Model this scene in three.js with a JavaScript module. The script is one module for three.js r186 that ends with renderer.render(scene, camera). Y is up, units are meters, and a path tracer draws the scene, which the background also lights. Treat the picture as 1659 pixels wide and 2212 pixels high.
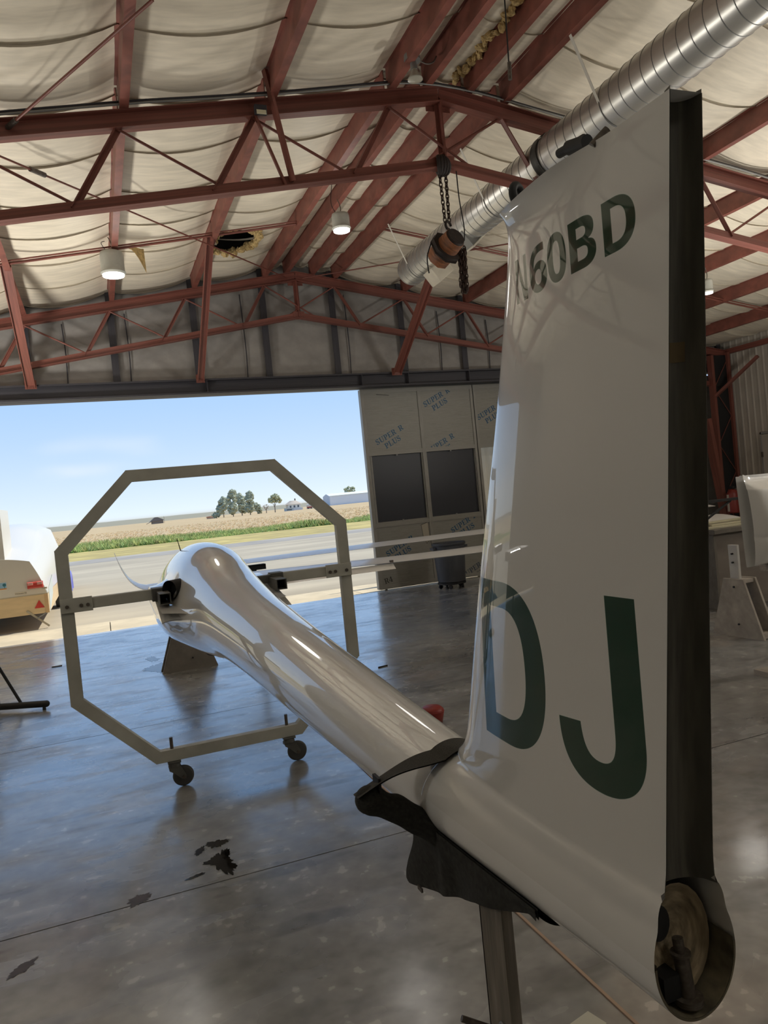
import * as THREE from 'three';
import { mergeGeometries as joinGeometries } from 'three/addons/utils/BufferGeometryUtils.js';
import { RectAreaLightUniformsLib } from 'three/addons/lights/RectAreaLightUniformsLib.js';

// ---------- camera, sky, sun, exposure ----------
const mergeGeometries = (a) => joinGeometries(a.some((g) => !g.index) ? a.map((g) => (g.index ? g.toNonIndexed() : g)) : a);
const RAD = Math.PI / 180, W = 1659, H = 2212, FOCAL = 1621.6, EYE = new THREE.Vector3(0, 1.6, 0);
const scene = new THREE.Scene();
const camera = new THREE.PerspectiveCamera(2 * Math.atan(H / 2 / FOCAL) / RAD, W / H, 0.05, 6000);
camera.position.copy(EYE);
camera.rotation.order = 'YXZ';
camera.rotation.set(-1.256 * RAD, -20.74 * RAD, -5.628 * RAD);
camera.updateMatrixWorld(true);
const renderer = new THREE.WebGLRenderer({ antialias: true });
renderer.toneMapping = THREE.LinearToneMapping;
renderer.toneMappingExposure = 1.08;
renderer.shadowMap.enabled = true;
RectAreaLightUniformsLib.init();

function mulberry(a) { return () => { a |= 0; a = (a + 0x6d2b79f5) | 0; let t = Math.imul(a ^ (a >>> 15), 1 | a); t = (t + Math.imul(t ^ (t >>> 7), 61 | t)) ^ t; return ((t ^ (t >>> 14)) >>> 0) / 4294967296; }; }
const lerp = (a, b, t) => a + (b - a) * t, clamp = (x, a = 0, b = 1) => Math.min(b, Math.max(a, x));
const smooth = (a, b, x) => { const t = clamp((x - a) / (b - a)); return t * t * (3 - 2 * t); };
// value noise that repeats every `period` cells
function noiseField(seed) {
  const r = mulberry(seed), N = 256, v = new Float32Array(N * N); for (let i = 0; i < N * N; i++) v[i] = r();
  return (x, y, period, periodY = period) => {
    const xi = Math.floor(x), yi = Math.floor(y), fx = x - xi, fy = y - yi, u = fx * fx * (3 - 2 * fx), w = fy * fy * (3 - 2 * fy);
    const m = (n, p) => ((n % p) + p) % p, g = (a, b) => v[(m(b, periodY) % N) * N + (m(a, period) % N)];
    return lerp(lerp(g(xi, yi), g(xi + 1, yi), u), lerp(g(xi, yi + 1), g(xi + 1, yi + 1), u), w);
  };
}
function fbm(n, u, v, base, octaves, stretch = 1) {
  let s = 0, a = 0.5, f = base, t = 0;
  for (let i = 0; i < octaves; i++) { s += a * n(u * f, v * f * stretch, f, f * stretch); t += a; a *= 0.55; f *= 2; }
  return s / t;
}
// ---- sky: clear spring air, pale at the horizon, with a few thin low clouds
{
  const w = 1024, h = 512, d = new Float32Array(w * h * 4), n = noiseField(5);
  for (let j = 0; j < h; j++) {
    const e = ((j + 0.5) / h - 0.5) * 180;
    for (let i = 0; i < w; i++) {
      const k = 1 - Math.exp(-Math.max(0, e) / 7.5), z = smooth(8, 75, e);
      let c = [lerp(0.80, 0.245, k), lerp(0.91, 0.50, k), lerp(0.98, 0.93, k)];
      c = [lerp(c[0], 0.14, z), lerp(c[1], 0.31, z), lerp(c[2], 0.68, z)];
      const band = smooth(0.6, 2.0, e) * (1 - smooth(3.5, 7, e)), cl = band * smooth(0.62, 0.85, fbm(n, i / w, j / h, 32, 4, 3)) * 0.6;
      const o = (j * w + i) * 4;
      for (let q = 0; q < 3; q++) d[o + q] = e < 0 ? [0.5, 0.46, 0.38][q] : lerp(c[q], [0.9, 0.93, 0.96][q], cl);
      d[o + 3] = 1;
    }
  }
  const t = new THREE.DataTexture(d, w, h, THREE.RGBAFormat, THREE.FloatType);
  t.mapping = THREE.EquirectangularReflectionMapping; t.magFilter = t.minFilter = THREE.LinearFilter; t.needsUpdate = true;
  scene.background = t; scene.environment = t;
}
const sun = new THREE.DirectionalLight(new THREE.Color().setRGB(1, 0.95, 0.86), 4.9);
sun.position.set(38, 50, -4.5); sun.target.position.set(0, 0, -12);
sun.position.add(new THREE.Vector3(0, 0, -12));
sun.castShadow = true; sun.shadow.mapSize.set(4096, 4096);
Object.assign(sun.shadow.camera, { left: -60, right: 60, top: 60, bottom: -60, near: 1, far: 200 });
sun.name = 'sun'; scene.add(sun, sun.target);

// ---------- helpers ----------
const V = (x, y, z) => new THREE.Vector3(x, y, z);
function rayOf(px, py) { return V((px - W / 2) / FOCAL, -(py - H / 2) / FOCAL, -1).applyQuaternion(camera.quaternion); }
const onY = (px, py, y = 0) => { const d = rayOf(px, py); return d.multiplyScalar((y - EYE.y) / d.y).add(EYE); };
const onZ = (px, py, z) => { const d = rayOf(px, py); return d.multiplyScalar(z / d.z).add(EYE); };
const onX = (px, py, x) => { const d = rayOf(px, py); return d.multiplyScalar(x / d.x).add(EYE); };

const taken = new Map();
function numbered(name) { const k = taken.get(name) ?? 0; taken.set(name, k + 1); return k ? `${name}_${String(k).padStart(3, '0')}` : name; }
function tag(o, label, category, group) { o.userData.label = label; o.userData.category = category; if (group) o.userData.group = group; return o; }
function thing(name, label, category, p = [0, 0, 0], group) {
  const o = new THREE.Group(); o.name = numbered(name); o.position.set(...p); scene.add(o); return tag(o, label, category, group);
}
function solid(name, label, category, geometry, material, group) {
  const o = new THREE.Mesh(geometry, material); o.name = numbered(name); scene.add(o); return tag(o, label, category, group);
}
function part(parent, name, geometry, material, label) {
  const o = new THREE.Mesh(geometry, material); o.name = name; parent.add(o); if (label) o.userData.label = label; return o;
}
function struct(name, geometry, material) {
  const o = geometry ? new THREE.Mesh(geometry, material) : new THREE.Group(); o.name = name; o.userData.kind = 'structure'; scene.add(o); return o;
}
const box = (w, h, d, x = 0, y = 0, z = 0) => new THREE.BoxGeometry(w, h, d).translate(x, y, z);
const boxAt = (x0, x1, y0, y1, z0, z1) => box(Math.abs(x1 - x0), Math.abs(y1 - y0), Math.abs(z1 - z0), (x0 + x1) / 2, (y0 + y1) / 2, (z0 + z1) / 2);
function along(g, a, b, up = V(0, 1, 0)) {   // a shape drawn along +z from 0 to its length, laid from a to b
  const z = b.clone().sub(a).normalize(); let x = up.clone().cross(z); if (x.lengthSq() < 1e-6) x = V(1, 0, 0).cross(z); x.normalize();
  return g.applyMatrix4(new THREE.Matrix4().makeBasis(x, z.clone().cross(x), z).setPosition(a));
}
const beam = (a, b, w, h, up) => along(box(w, h, a.distanceTo(b), 0, 0, a.distanceTo(b) / 2), a, b, up);
const rod = (a, b, r, seg = 8, r2 = r) => along(new THREE.CylinderGeometry(r2, r, a.distanceTo(b), seg).rotateX(Math.PI / 2).translate(0, 0, a.distanceTo(b) / 2), a, b);
const tube = (pts, r, seg = 40, rad = 8) => new THREE.TubeGeometry(new THREE.CatmullRomCurve3(pts), seg, r, rad);
function profileAlong(pts, a, b, up) {   // a closed outline [x, y] swept straight from a to b
  const s = new THREE.Shape(pts.map((p) => new THREE.Vector2(...p)));
  return along(new THREE.ExtrudeGeometry(s, { depth: a.distanceTo(b), bevelEnabled: false }), a, b, up);
}
function bevelBox(w, h, d, r = 0.01) {
  const s = new THREE.Shape(), x = w / 2 - r, y = h / 2 - r;
  s.moveTo(-x, -y); s.lineTo(x, -y); s.lineTo(x, y); s.lineTo(-x, y); s.closePath();
  return new THREE.ExtrudeGeometry(s, { depth: Math.max(0.001, d - 2 * r), bevelEnabled: true, bevelThickness: r, bevelSize: r, bevelSegments: 2 }).translate(0, 0, -(d - 2 * r) / 2);
}
// a grid of points f(i/nu, j/nv) -> [x, y, z, u, v]
function sheet(nu, nv, f, flip = false) {
  const p = [], uv = [], ix = [];
  for (let j = 0; j <= nv; j++) for (let i = 0; i <= nu; i++) { const q = f(i / nu, j / nv); p.push(q[0], q[1], q[2]); uv.push(q[3] ?? i / nu, q[4] ?? j / nv); }
  for (let j = 0; j < nv; j++) for (let i = 0; i < nu; i++) { const a = j * (nu + 1) + i, b = a + 1, c = a + nu + 1, d = c + 1; flip ? ix.push(a, c, b, b, c, d) : ix.push(a, b, c, b, d, c); }
  const g = new THREE.BufferGeometry(); g.setAttribute('position', new THREE.Float32BufferAttribute(p, 3)); g.setAttribute('uv', new THREE.Float32BufferAttribute(uv, 2)); g.setIndex(ix); g.computeVertexNormals(); return g;
}
// interpolate rows of [key, a, b, ...] smoothly (Catmull-Rom on the key)
function table(rows) {
  return (k) => {
    let i = 0; while (i < rows.length - 2 && k > rows[i + 1][0]) i++;
    const r0 = rows[Math.max(0, i - 1)], r1 = rows[i], r2 = rows[i + 1], r3 = rows[Math.min(rows.length - 1, i + 2)], t = clamp((k - r1[0]) / (r2[0] - r1[0])), h = r2[0] - r1[0];
    return r1.slice(1).map((_, c) => {
      const q = c + 1, m1 = i === 0 ? (r2[q] - r1[q]) / h : (r2[q] - r0[q]) / (r2[0] - r0[0]), m2 = i >= rows.length - 2 ? (r2[q] - r1[q]) / h : (r3[q] - r1[q]) / (r3[0] - r1[0]);
      const t2 = t * t, t3 = t2 * t; return (2 * t3 - 3 * t2 + 1) * r1[q] + (t3 - 2 * t2 + t) * h * m1 + (-2 * t3 + 3 * t2) * r2[q] + (t3 - t2) * h * m2;
    });
  };
}

// ---------- textures ----------
function dataTexture(w, h, f, srgb = true) {
  const d = new Uint8Array(w * h * 4);
  for (let j = 0; j < h; j++) for (let i = 0; i < w; i++) { const c = f(i / w, j / h), o = (j * w + i) * 4; for (let q = 0; q < 3; q++) d[o + q] = clamp(c[q]) * 255; d[o + 3] = 255; }
  const t = new THREE.DataTexture(d, w, h); t.wrapS = t.wrapT = THREE.RepeatWrapping; t.magFilter = THREE.LinearFilter; t.minFilter = THREE.LinearMipmapLinearFilter; t.generateMipmaps = true;
  if (srgb) t.colorSpace = THREE.SRGBColorSpace; t.needsUpdate = true; return t;
}
function canvasTexture(w, h, draw) {
  const c = document.createElement('canvas'); c.width = w; c.height = h; draw(c.getContext('2d'), w, h);
  const t = new THREE.CanvasTexture(c); t.colorSpace = THREE.SRGBColorSpace; t.magFilter = THREE.LinearFilter; return t;
}
const rep = (t, x, y) => { const c = t.clone(); c.repeat.set(x, y); c.needsUpdate = true; return c; };
const nA = noiseField(11), nB = noiseField(12), nC = noiseField(13), nD = noiseField(14);
const grain = (r, g, b, amount, base = 8, octaves = 5, stretch = 1, size = 256, n = nA) => dataTexture(size, size, (u, v) => { const k = 1 + amount * (fbm(n, u, v, base, octaves, stretch) - 0.5) * 2; return [r * k, g * k, b * k]; });
const std = (o) => new THREE.MeshStandardMaterial({ roughness: 0.8, side: THREE.DoubleSide, ...o });
const phys = (o) => new THREE.MeshPhysicalMaterial({ side: THREE.DoubleSide, ...o });
const hex = (c) => new THREE.Color(c);

// ---------- materials ----------
const fullConcrete = dataTexture(1024, 1024, (u, v) => {
  const a = fbm(nA, u, v, 4, 6), b = fbm(nB, u, v, 16, 5), c = fbm(nC, u, v, 64, 3), d = fbm(nD, u, v, 6, 4, 4);
  let k = 0.80 + 0.42 * (a - 0.5) + 0.26 * (b - 0.5) + 0.22 * (c - 0.5) - 0.13 * smooth(0.56, 0.70, d);
  if (c > 0.74 && b > 0.52) k += 0.14;                      // pale specks
  const rust = smooth(0.56, 0.74, fbm(nC, u + 0.3, v + 0.1, 5, 5));
  return [0.685 * k + 0.030 * rust, 0.685 * k + 0.006 * rust, 0.675 * k - 0.014 * rust];
});
const concreteGloss = dataTexture(512, 512, (u, v) => { const k = 0.16 + 0.24 * fbm(nB, u, v, 6, 5) + 0.20 * smooth(0.5, 0.68, fbm(nD, u, v, 12, 4, 3)); return [k, k, k]; }, false);
const sealerGloss = dataTexture(512, 512, (u, v) => { const k = 0.10 + 0.16 * fbm(nC, u, v, 5, 5) + 0.12 * smooth(0.5, 0.7, fbm(nA, u, v, 10, 4, 2)); return [k, k, k]; }, false);
const M = {};
M.floor = phys({ map: rep(fullConcrete, 0.28, 0.28), roughnessMap: rep(concreteGloss, 0.31, 0.31), roughness: 1, ior: 1.62, clearcoat: 1, clearcoatRoughnessMap: rep(sealerGloss, 0.23, 0.23), clearcoatRoughness: 1 });
M.floorDark = std({ color: hex('#2a2723'), roughness: 0.95 });
M.vinyl = std({ map: grain(0.86, 0.82, 0.74, 0.09, 8, 5, 6, 512, nB), roughness: 0.55 });
M.seam = std({ map: grain(0.72, 0.69, 0.63, 0.14, 8, 5, 1, 256, nB), roughness: 0.7 });
M.infill = std({ map: grain(0.58, 0.565, 0.545, 0.10, 6, 5, 1, 256, nC), roughness: 0.7 });  // vinyl facing, its colour darkened to carry the shade on the front gable
M.primer = std({ map: grain(0.485, 0.285, 0.24, 0.20, 8, 5, 1, 256, nA), roughness: 0.5 });
M.navySteel = std({ map: grain(0.22, 0.215, 0.235, 0.14, 8, 4, 1, 256, nB), roughness: 0.6 });
M.galv = std({ map: grain(0.84, 0.83, 0.80, 0.10, 10, 5, 5, 256, nC), roughness: 0.33, metalness: 0.8 });
M.galvDull = std({ color: hex('#8b8b88'), roughness: 0.5, metalness: 0.6 });
M.fibre = std({ map: grain(0.74, 0.64, 0.44, 0.30, 12, 5, 1, 256, nD), roughness: 1 });
M.foil = std({ map: grain(0.56, 0.55, 0.52, 0.12, 10, 5, 3, 256, nB), roughness: 0.45, metalness: 0.15 });
M.frameGrey = std({ map: grain(0.72, 0.72, 0.68, 0.10, 8, 5, 1, 256, nA), roughness: 0.55 });
M.black = std({ color: hex('#1b1b1c'), roughness: 0.6 });
M.blackSoft = std({ map: grain(0.19, 0.19, 0.18, 0.35, 32, 4, 1, 256, nC), roughness: 0.95 });
M.rubber = std({ color: hex('#474746'), roughness: 0.75 });
M.bracket = std({ map: grain(0.36, 0.36, 0.345, 0.18, 8, 5, 1, 256, nD), roughness: 0.55 });
M.steel = std({ map: grain(0.42, 0.39, 0.36, 0.25, 8, 5, 1, 256, nD), roughness: 0.5, metalness: 0.55 });
M.gel = phys({ color: new THREE.Color().setRGB(0.81, 0.805, 0.785), roughness: 0.3, specularIntensity: 0.4, clearcoat: 1, clearcoatRoughness: 0.015 });
M.whitePaint = phys({ color: new THREE.Color().setRGB(0.78, 0.77, 0.74), roughness: 0.35, clearcoat: 0.5, clearcoatRoughness: 0.15 });
M.tailInner = std({ map: grain(0.42, 0.39, 0.32, 0.4, 12, 5, 1, 256, nD), roughness: 0.85 });
M.corrugated = std({ map: grain(0.70, 0.67, 0.62, 0.08, 4, 5, 1, 256, nB), roughness: 0.6 });
M.cement = std({ map: grain(0.63, 0.60, 0.56, 0.16, 12, 5, 1, 256, nA), roughness: 0.9 });
M.stoneDark = std({ map: grain(0.38, 0.36, 0.33, 0.16, 12, 5, 1, 256, nA), roughness: 0.9 });

// ---------- floor: cast slabs with open joints ----------
const XL = -5.6, XR = 12.0, ZF = -11.72, ZB = 5.4, RX = 3.25, SLOPE = 0.167;
function metreUV(g, f = (x, y, z) => [x, z]) {
  const p = g.attributes.position, uv = g.attributes.uv; for (let i = 0; i < p.count; i++) uv.setXY(i, ...f(p.getX(i), p.getY(i), p.getZ(i))); return g;
}
{
  const floor = struct('floor');
  part(floor, 'joint_filler', boxAt(XL - 0.2, XR + 0.2, -0.20, -0.012, ZB + 0.2, -11.86), M.floorDark);
  const xs = [XL - 0.2, -1.55, 1.30, 4.2, 7.1, 10.0, XR + 0.2], zs = [ZB + 0.2, 2.3, -0.5, -3.325, -6.12, -8.92, -11.86];
  for (let i = 0; i < xs.length - 1; i++) for (let j = 0; j < zs.length - 1; j++) {
    const g = 0.0038, wide = Math.abs(xs[i] - 1.3) < 0.01 ? 0.004 : i === 0 || i > 2 ? 0.0008 : g;
    part(floor, 'concrete_slab', metreUV(boxAt(xs[i] + (Math.abs(xs[i] - 1.3) < 0.01 ? 0.012 : 0.0008), xs[i + 1] - 0.0008, -0.1, 0, zs[j] - g, zs[j + 1] + g)), M.floor);
  }
  part(floor, 'joint_strip', boxAt(1.301, 1.3115, -0.1, 0.004, -0.5, -6.12), std({ color: hex('#b39a86'), roughness: 0.8 }), 'pale edge strip along the floor joint');  // pale strip along the floor joint
}

// ---------- walls ----------
const roofBottom = (x) => 5.24 - SLOPE * Math.abs(x - RX);   // underside of the purlins
const PURLINS = [-5.35, -4.2, -3.05, -1.89, -0.72, 0.45, 1.64, 2.73, 3.08, 3.50, 3.87, 5.06, 6.2, 7.35, 8.5, 9.7, 10.85, 11.9];
{
  const sidewall = (name, x, out, z0, z1) => {
    const w = struct(name), top = roofBottom(x) + 0.3;
    part(w, 'wall_backing', boxAt(x + out * 0.04, x + out * 0.14, -0.1, top, z0, z1), M.corrugated);
    // ribbed steel sheets, one after the other
    for (let z = z1; z < z0 - 0.01; z += 0.9) {
      const pts = [], n = 6; for (let i = 0; i < n; i++) { const a = i * 0.15; pts.push([a, 0], [a + 0.09, 0], [a + 0.108, 0.011], [a + 0.132, 0.011]); }
      pts.push([0.9, 0]);
      const g = sheet(pts.length - 1, 1, (u, v) => { const q = pts[Math.round(u * (pts.length - 1))]; return [x + out * (0.02 - q[1]), v * top, Math.min(z + q[0], z0), q[0], v * 3]; }).toNonIndexed(); g.computeVertexNormals();
      part(w, 'ribbed_sheet', g, M.corrugated);
    }
    return w;
  };
  const right = sidewall('wall_right', XR, 1, ZB, -11.9);
  sidewall('wall_left', XL, -1, ZB, -11.9);
  // a plain person door in the right wall
  const d = struct('door_1');
  const p0 = onX(1645, 935, XR - 0.02);
  part(d, 'door_leaf', boxAt(XR - 0.06, XR - 0.015, 0, 2.05, p0.z + 0.03, p0.z + 0.93), M.corrugated);
  part(d, 'door_frame', mergeGeometries([boxAt(XR - 0.07, XR - 0.01, 0, 2.1, p0.z, p0.z + 0.03), boxAt(XR - 0.07, XR - 0.01, 0, 2.1, p0.z + 0.93, p0.z + 0.97), boxAt(XR - 0.07, XR - 0.01, 2.06, 2.1, p0.z, p0.z + 0.97)]), M.infill);
  part(d, 'door_hinge', boxAt(XR - 0.08, XR - 0.055, 1.62, 1.72, p0.z + 0.0, p0.z + 0.04), M.steel);
  // the wall behind the camera
  const b = struct('wall_back'), s = new THREE.Shape();
  s.moveTo(XL - 0.1, -0.1); s.lineTo(XR + 0.1, -0.1); s.lineTo(XR + 0.1, roofBottom(XR) + 0.3); s.lineTo(RX, 5.7); s.lineTo(XL - 0.1, roofBottom(XL) + 0.3); s.closePath();
  part(b, 'back_panel', new THREE.ExtrudeGeometry(s, { depth: 0.12, bevelEnabled: false }).translate(0, 0, ZB), M.infill);
}
// ---- front gable: header beam, dark posts, infill panels greyed to hold their shade
{
  const w = struct('wall_front'), z = -11.72;
  part(w, 'header_beam', mergeGeometries([boxAt(XL, XR, 3.40, 3.425, z - 0.02, z + 0.16), boxAt(XL, XR, 3.60, 3.625, z - 0.02, z + 0.16), boxAt(XL, XR, 3.40, 3.62, z + 0.05, z + 0.07)]), M.navySteel, 'dark steel header beam over the hangar door');
  const beams = [-1.32, 1.73, 4.23, 5.06, 6.2]; for (const x of beams) part(w, 'beam_stiffener', boxAt(x - 0.006, x + 0.006, 3.425, 3.6, z + 0.07, z + 0.155), M.navySteel);
  const posts = PURLINS.filter((x) => ![3.08, 3.5].includes(x));
  for (const x of posts) part(w, 'gable_post', mergeGeometries([boxAt(x - 0.05, x + 0.05, 3.62, roofBottom(x) + 0.18, z + 0.05, z + 0.06), boxAt(x - 0.005, x + 0.005, 3.62, roofBottom(x) + 0.18, z - 0.05, z + 0.05)]), M.navySteel);
  const folds = { '0.45': 0.65, '1.64': 2.39, '2.73': null, '3.87': 4.1, '5.06': 5.76 };
  for (let i = 0; i < posts.length - 1; i++) {
    const f = folds[posts[i]] ?? (posts[i + 1] - posts[i] > 1 && posts[i] !== 2.73 ? posts[i] + 0.5 : null), cuts = [posts[i], ...(f ? [f] : []), posts[i + 1]];
    for (let k = 0; k < cuts.length - 1; k++) {
      const x0 = cuts[k], x1 = cuts[k + 1], l = k > 0 ? 0.012 : 0, g = sheet(12, 10, (u, v) => {
        const x = lerp(x0, x1, u), top = roofBottom(x) + 0.32; return [x, lerp(3.60, top, v), z - 0.03 + 0.03 * Math.sin(Math.PI * u) * (0.6 + 0.4 * Math.sin(v * 5 + i)) + l * (1 - u) * 0, x, v * 2];
      });
      part(w, 'infill_blanket', g, M.infill);
      if (k > 0) part(w, 'blanket_fold', tube([V(x0, 3.62, z + 0.0), V(x0 + 0.012, 4.1, z + 0.012), V(x0 - 0.004, roofBottom(x0) - 0.15, z)], 0.009, 12, 5), M.navySteel);
    }
  }
  const s = new THREE.Shape(); s.moveTo(XL - 0.1, 3.45); s.lineTo(XR + 0.1, 3.45); s.lineTo(XR + 0.1, roofBottom(XR) + 0.35); s.lineTo(RX, 5.75); s.lineTo(XL - 0.1, roofBottom(XL) + 0.35); s.closePath();
  part(w, 'outer_sheet', new THREE.ExtrudeGeometry(s, { depth: 0.06, bevelEnabled: false }).translate(0, 0, z - 0.28), M.corrugated);
  part(w, 'door_track', boxAt(XL, XR, 3.42, 3.62, z - 0.3, z - 0.1), M.navySteel);
}
// ---------- roof: deck above, insulation blankets laid over the purlins ----------
{
  const roof = struct('roof');
  for (const s of [-1, 1]) {
    const x1 = s < 0 ? XL - 0.15 : XR + 0.15, g = sheet(1, 1, (u, v) => { const x = lerp(RX, x1, u); return [x, roofBottom(x) + 0.42, lerp(ZB + 0.2, -12.0, v)]; });
    const t = g.clone().translate(0, 0.05, 0); part(roof, 'roof_deck', mergeGeometries([g, t]), M.galvDull);
  }
  const ceiling = struct('ceiling'), seams = []; for (let z = -11.65; z < ZB; z += 0.9) seams.push(z); seams.push(ZB + 0.1);
  const xs = PURLINS.slice(); xs[0] = XL; xs[xs.length - 1] = XR; xs.push(RX); xs.sort((a, b) => a - b);
  const hole = (x, z) => Math.hypot((x - 2.06) / 0.27, (z + 9.92) / 0.42) + 0.5 * (nA(x * 9 + 40, z * 9 + 400, 256) - 0.5) < 1;
  const rnd = mulberry(7);
  for (let k = 0; k < seams.length - 1; k++) {
    const z0 = seams[k] - 0.02, z1 = seams[k + 1] + 0.015, amp = xs.map(() => 0.8 + 0.5 * rnd()), ph = rnd() * 6;
    for (const side of [-1, 1]) {
      const cuts = xs.filter((x) => (side < 0 ? x <= RX : x >= RX)), cols = []; 
      cuts.forEach((x, i) => { if (i < cuts.length - 1) for (let q = 0; q < 12; q++) cols.push([lerp(x, cuts[i + 1], q / 12), q / 12, i, cuts[i + 1] - x]); }); cols.push([cuts[cuts.length - 1], 0, cuts.length - 1, 0]);
      const nu = cols.length - 1, nv = 14;
      const g = sheet(nu, nv, (u, v) => {
        const [x, t, i, gap] = cols[Math.round(u * nu)], zz = lerp(z0, z1, v);
        const arch = Math.pow(Math.sin(Math.PI * t), 0.8), belly = Math.sin(Math.PI * v);
        const lap = (1 - v) ** 6 * 0.020 + v ** 8 * 0.006;
        const y = roofBottom(x) + 0.205 - arch * Math.min(1, gap / 1.1) * (0.075 + 0.028 * belly * amp[i] + 0.012 * Math.sin(zz * 4 + ph + x)) - lap * (0.4 + arch) - 0.006 * belly;
        return [x, y, zz, x * 0.5, zz * 0.5];
      });
      if (side < 0 && z0 < -9 && z0 > -11) {
        const ix = g.index.array, p = g.attributes.position, keep = [];
        for (let i = 0; i < ix.length; i += 3) { let cx = 0, cz = 0; for (let q = 0; q < 3; q++) { cx += p.getX(ix[i + q]) / 3; cz += p.getZ(ix[i + q]) / 3; } if (!hole(cx, cz)) keep.push(ix[i], ix[i + 1], ix[i + 2]); }
        g.setIndex(keep);
      }
      part(ceiling, 'insulation_blanket', g, M.vinyl);
      const rim = g.attributes.position;   // the folded facing tab that hangs along each seam
      part(ceiling, 'seam_tab', sheet(nu, 2, (u, v) => { const i = Math.round(u * nu), t = cols[i][1]; return [rim.getX(i), rim.getY(i) + 0.002 - v * (0.008 + 0.016 * Math.sin(Math.PI * t) + 0.008 * nA(rim.getX(i) * 3 + 40, k * 7, 256)), rim.getZ(i) + v * v * 0.012, rim.getX(i), v]; }), M.seam);
    }
  }
  // ragged glass fibre round the hole
  const lump = (seed) => { const g = new THREE.IcosahedronGeometry(1, 2), p = g.attributes.position; for (let i = 0; i < p.count; i++) { const v = V(p.getX(i), p.getY(i), p.getZ(i)), k = 0.7 + 0.7 * nB(v.x * 3 + seed * 7 + 50, v.y * 3 + v.z * 4 + 50, 256); p.setXYZ(i, v.x * k, v.y * k, v.z * k); } g.computeVertexNormals(); return g; };
  const lumps = [1, 2, 3, 4].map(lump);
  for (let i = 0; i < 30; i++) {
    const a = i / 30 * Math.PI * 2, jit = rnd(), x = 2.06 + (0.25 + 0.07 * jit) * Math.cos(a), z = -9.92 + (0.40 + 0.08 * jit) * Math.sin(a), big = (Math.sin(a) < -0.3 || Math.cos(a) > 0.5 ? 1.25 : 0.55) * (0.6 + 0.7 * rnd());
    const m = part(ceiling, 'torn_fibre', lumps[i % 4], M.fibre); m.position.set(x, roofBottom(x) + 0.13 - 0.03 * big, z); m.scale.set(0.03 * big, 0.035 * big, 0.04 * big); m.rotation.set(a, a * 2, jit * 3);
  }
  // fibre squeezed out along the ridge
  for (let i = 0; i < 44; i++) { const z = -6.2 + i * 0.075, m = part(ceiling, 'ridge_fibre', lumps[i % 4], M.fibre); m.position.set(3.47 - 0.02 * Math.sin(i), roofBottom(3.47) + 0.15 + 0.015 * Math.sin(i * 1.7), z); m.scale.set(0.028, 0.03 + 0.012 * Math.sin(i * 2.3), 0.05); m.rotation.set(i, i * 2, 0); }
  const f0 = roofPoint(290, 545, 0.06);
  part(ceiling, 'torn_flap', sheet(6, 8, (u, v) => [f0.x - 0.12 + u * 0.24, f0.y + 0.06 - v * (0.06 + 0.26 * u * u) * (0.6 + 0.4 * u), f0.z + 0.05 * Math.sin(u * 5) + v * 0.06]), M.fibre, 'torn flap of yellow insulation hanging from the ceiling');
}
function roofPoint(px, py, off = 0) {
  const d = rayOf(px, py); for (const s of [1, -1]) { const t = (5.24 + off + SLOPE * s * RX - EYE.y) / (d.y + SLOPE * s * d.x), p = d.clone().multiplyScalar(t).add(EYE); if (s * (p.x - RX) >= 0) return p; }
}

const ORD = ['first', 'second', 'third', 'fourth', 'fifth', 'sixth', 'seventh', 'eighth', 'ninth'];
const purlinName = (x) => { const l = PURLINS.slice(1, -1), s = x < RX, a = l.filter((q) => (q < RX) === s).sort((p, q) => Math.abs(p - RX) - Math.abs(q - RX)); return `${ORD[a.indexOf(x)]} red purlin from the ridge, ${s ? 'open door' : 'duct'} side`; };
// ---------- purlins: Z sections, one length per bay ----------
{
  const bays = [[-0.72, -6.13], [-6.17, -11.55]], t = 0.006;
  for (const x of PURLINS.slice(1, -1)) bays.forEach(([z0, z1], b) => {
    const y = roofBottom(x), h = 0.2, f = 0.068, o = b ? 0 : 0.012;
    const g = profileAlong([[0, 0], [-f, 0], [-f, 0.016], [-f + t, 0.016], [-f + t, t], [-t, t], [-t, h], [f * 0.5, h], [f * 0.5, h - t], [0, h - t]].map(([a, c]) => [a - o, c]), V(x, y, z0), V(x, y, z1));
    solid('roof_purlin', `${purlinName(x)}, ${b ? 'between truss and gable' : 'behind the dark truss'}`, 'purlin', g, M.primer, 'roof purlins');
  });
}
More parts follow.
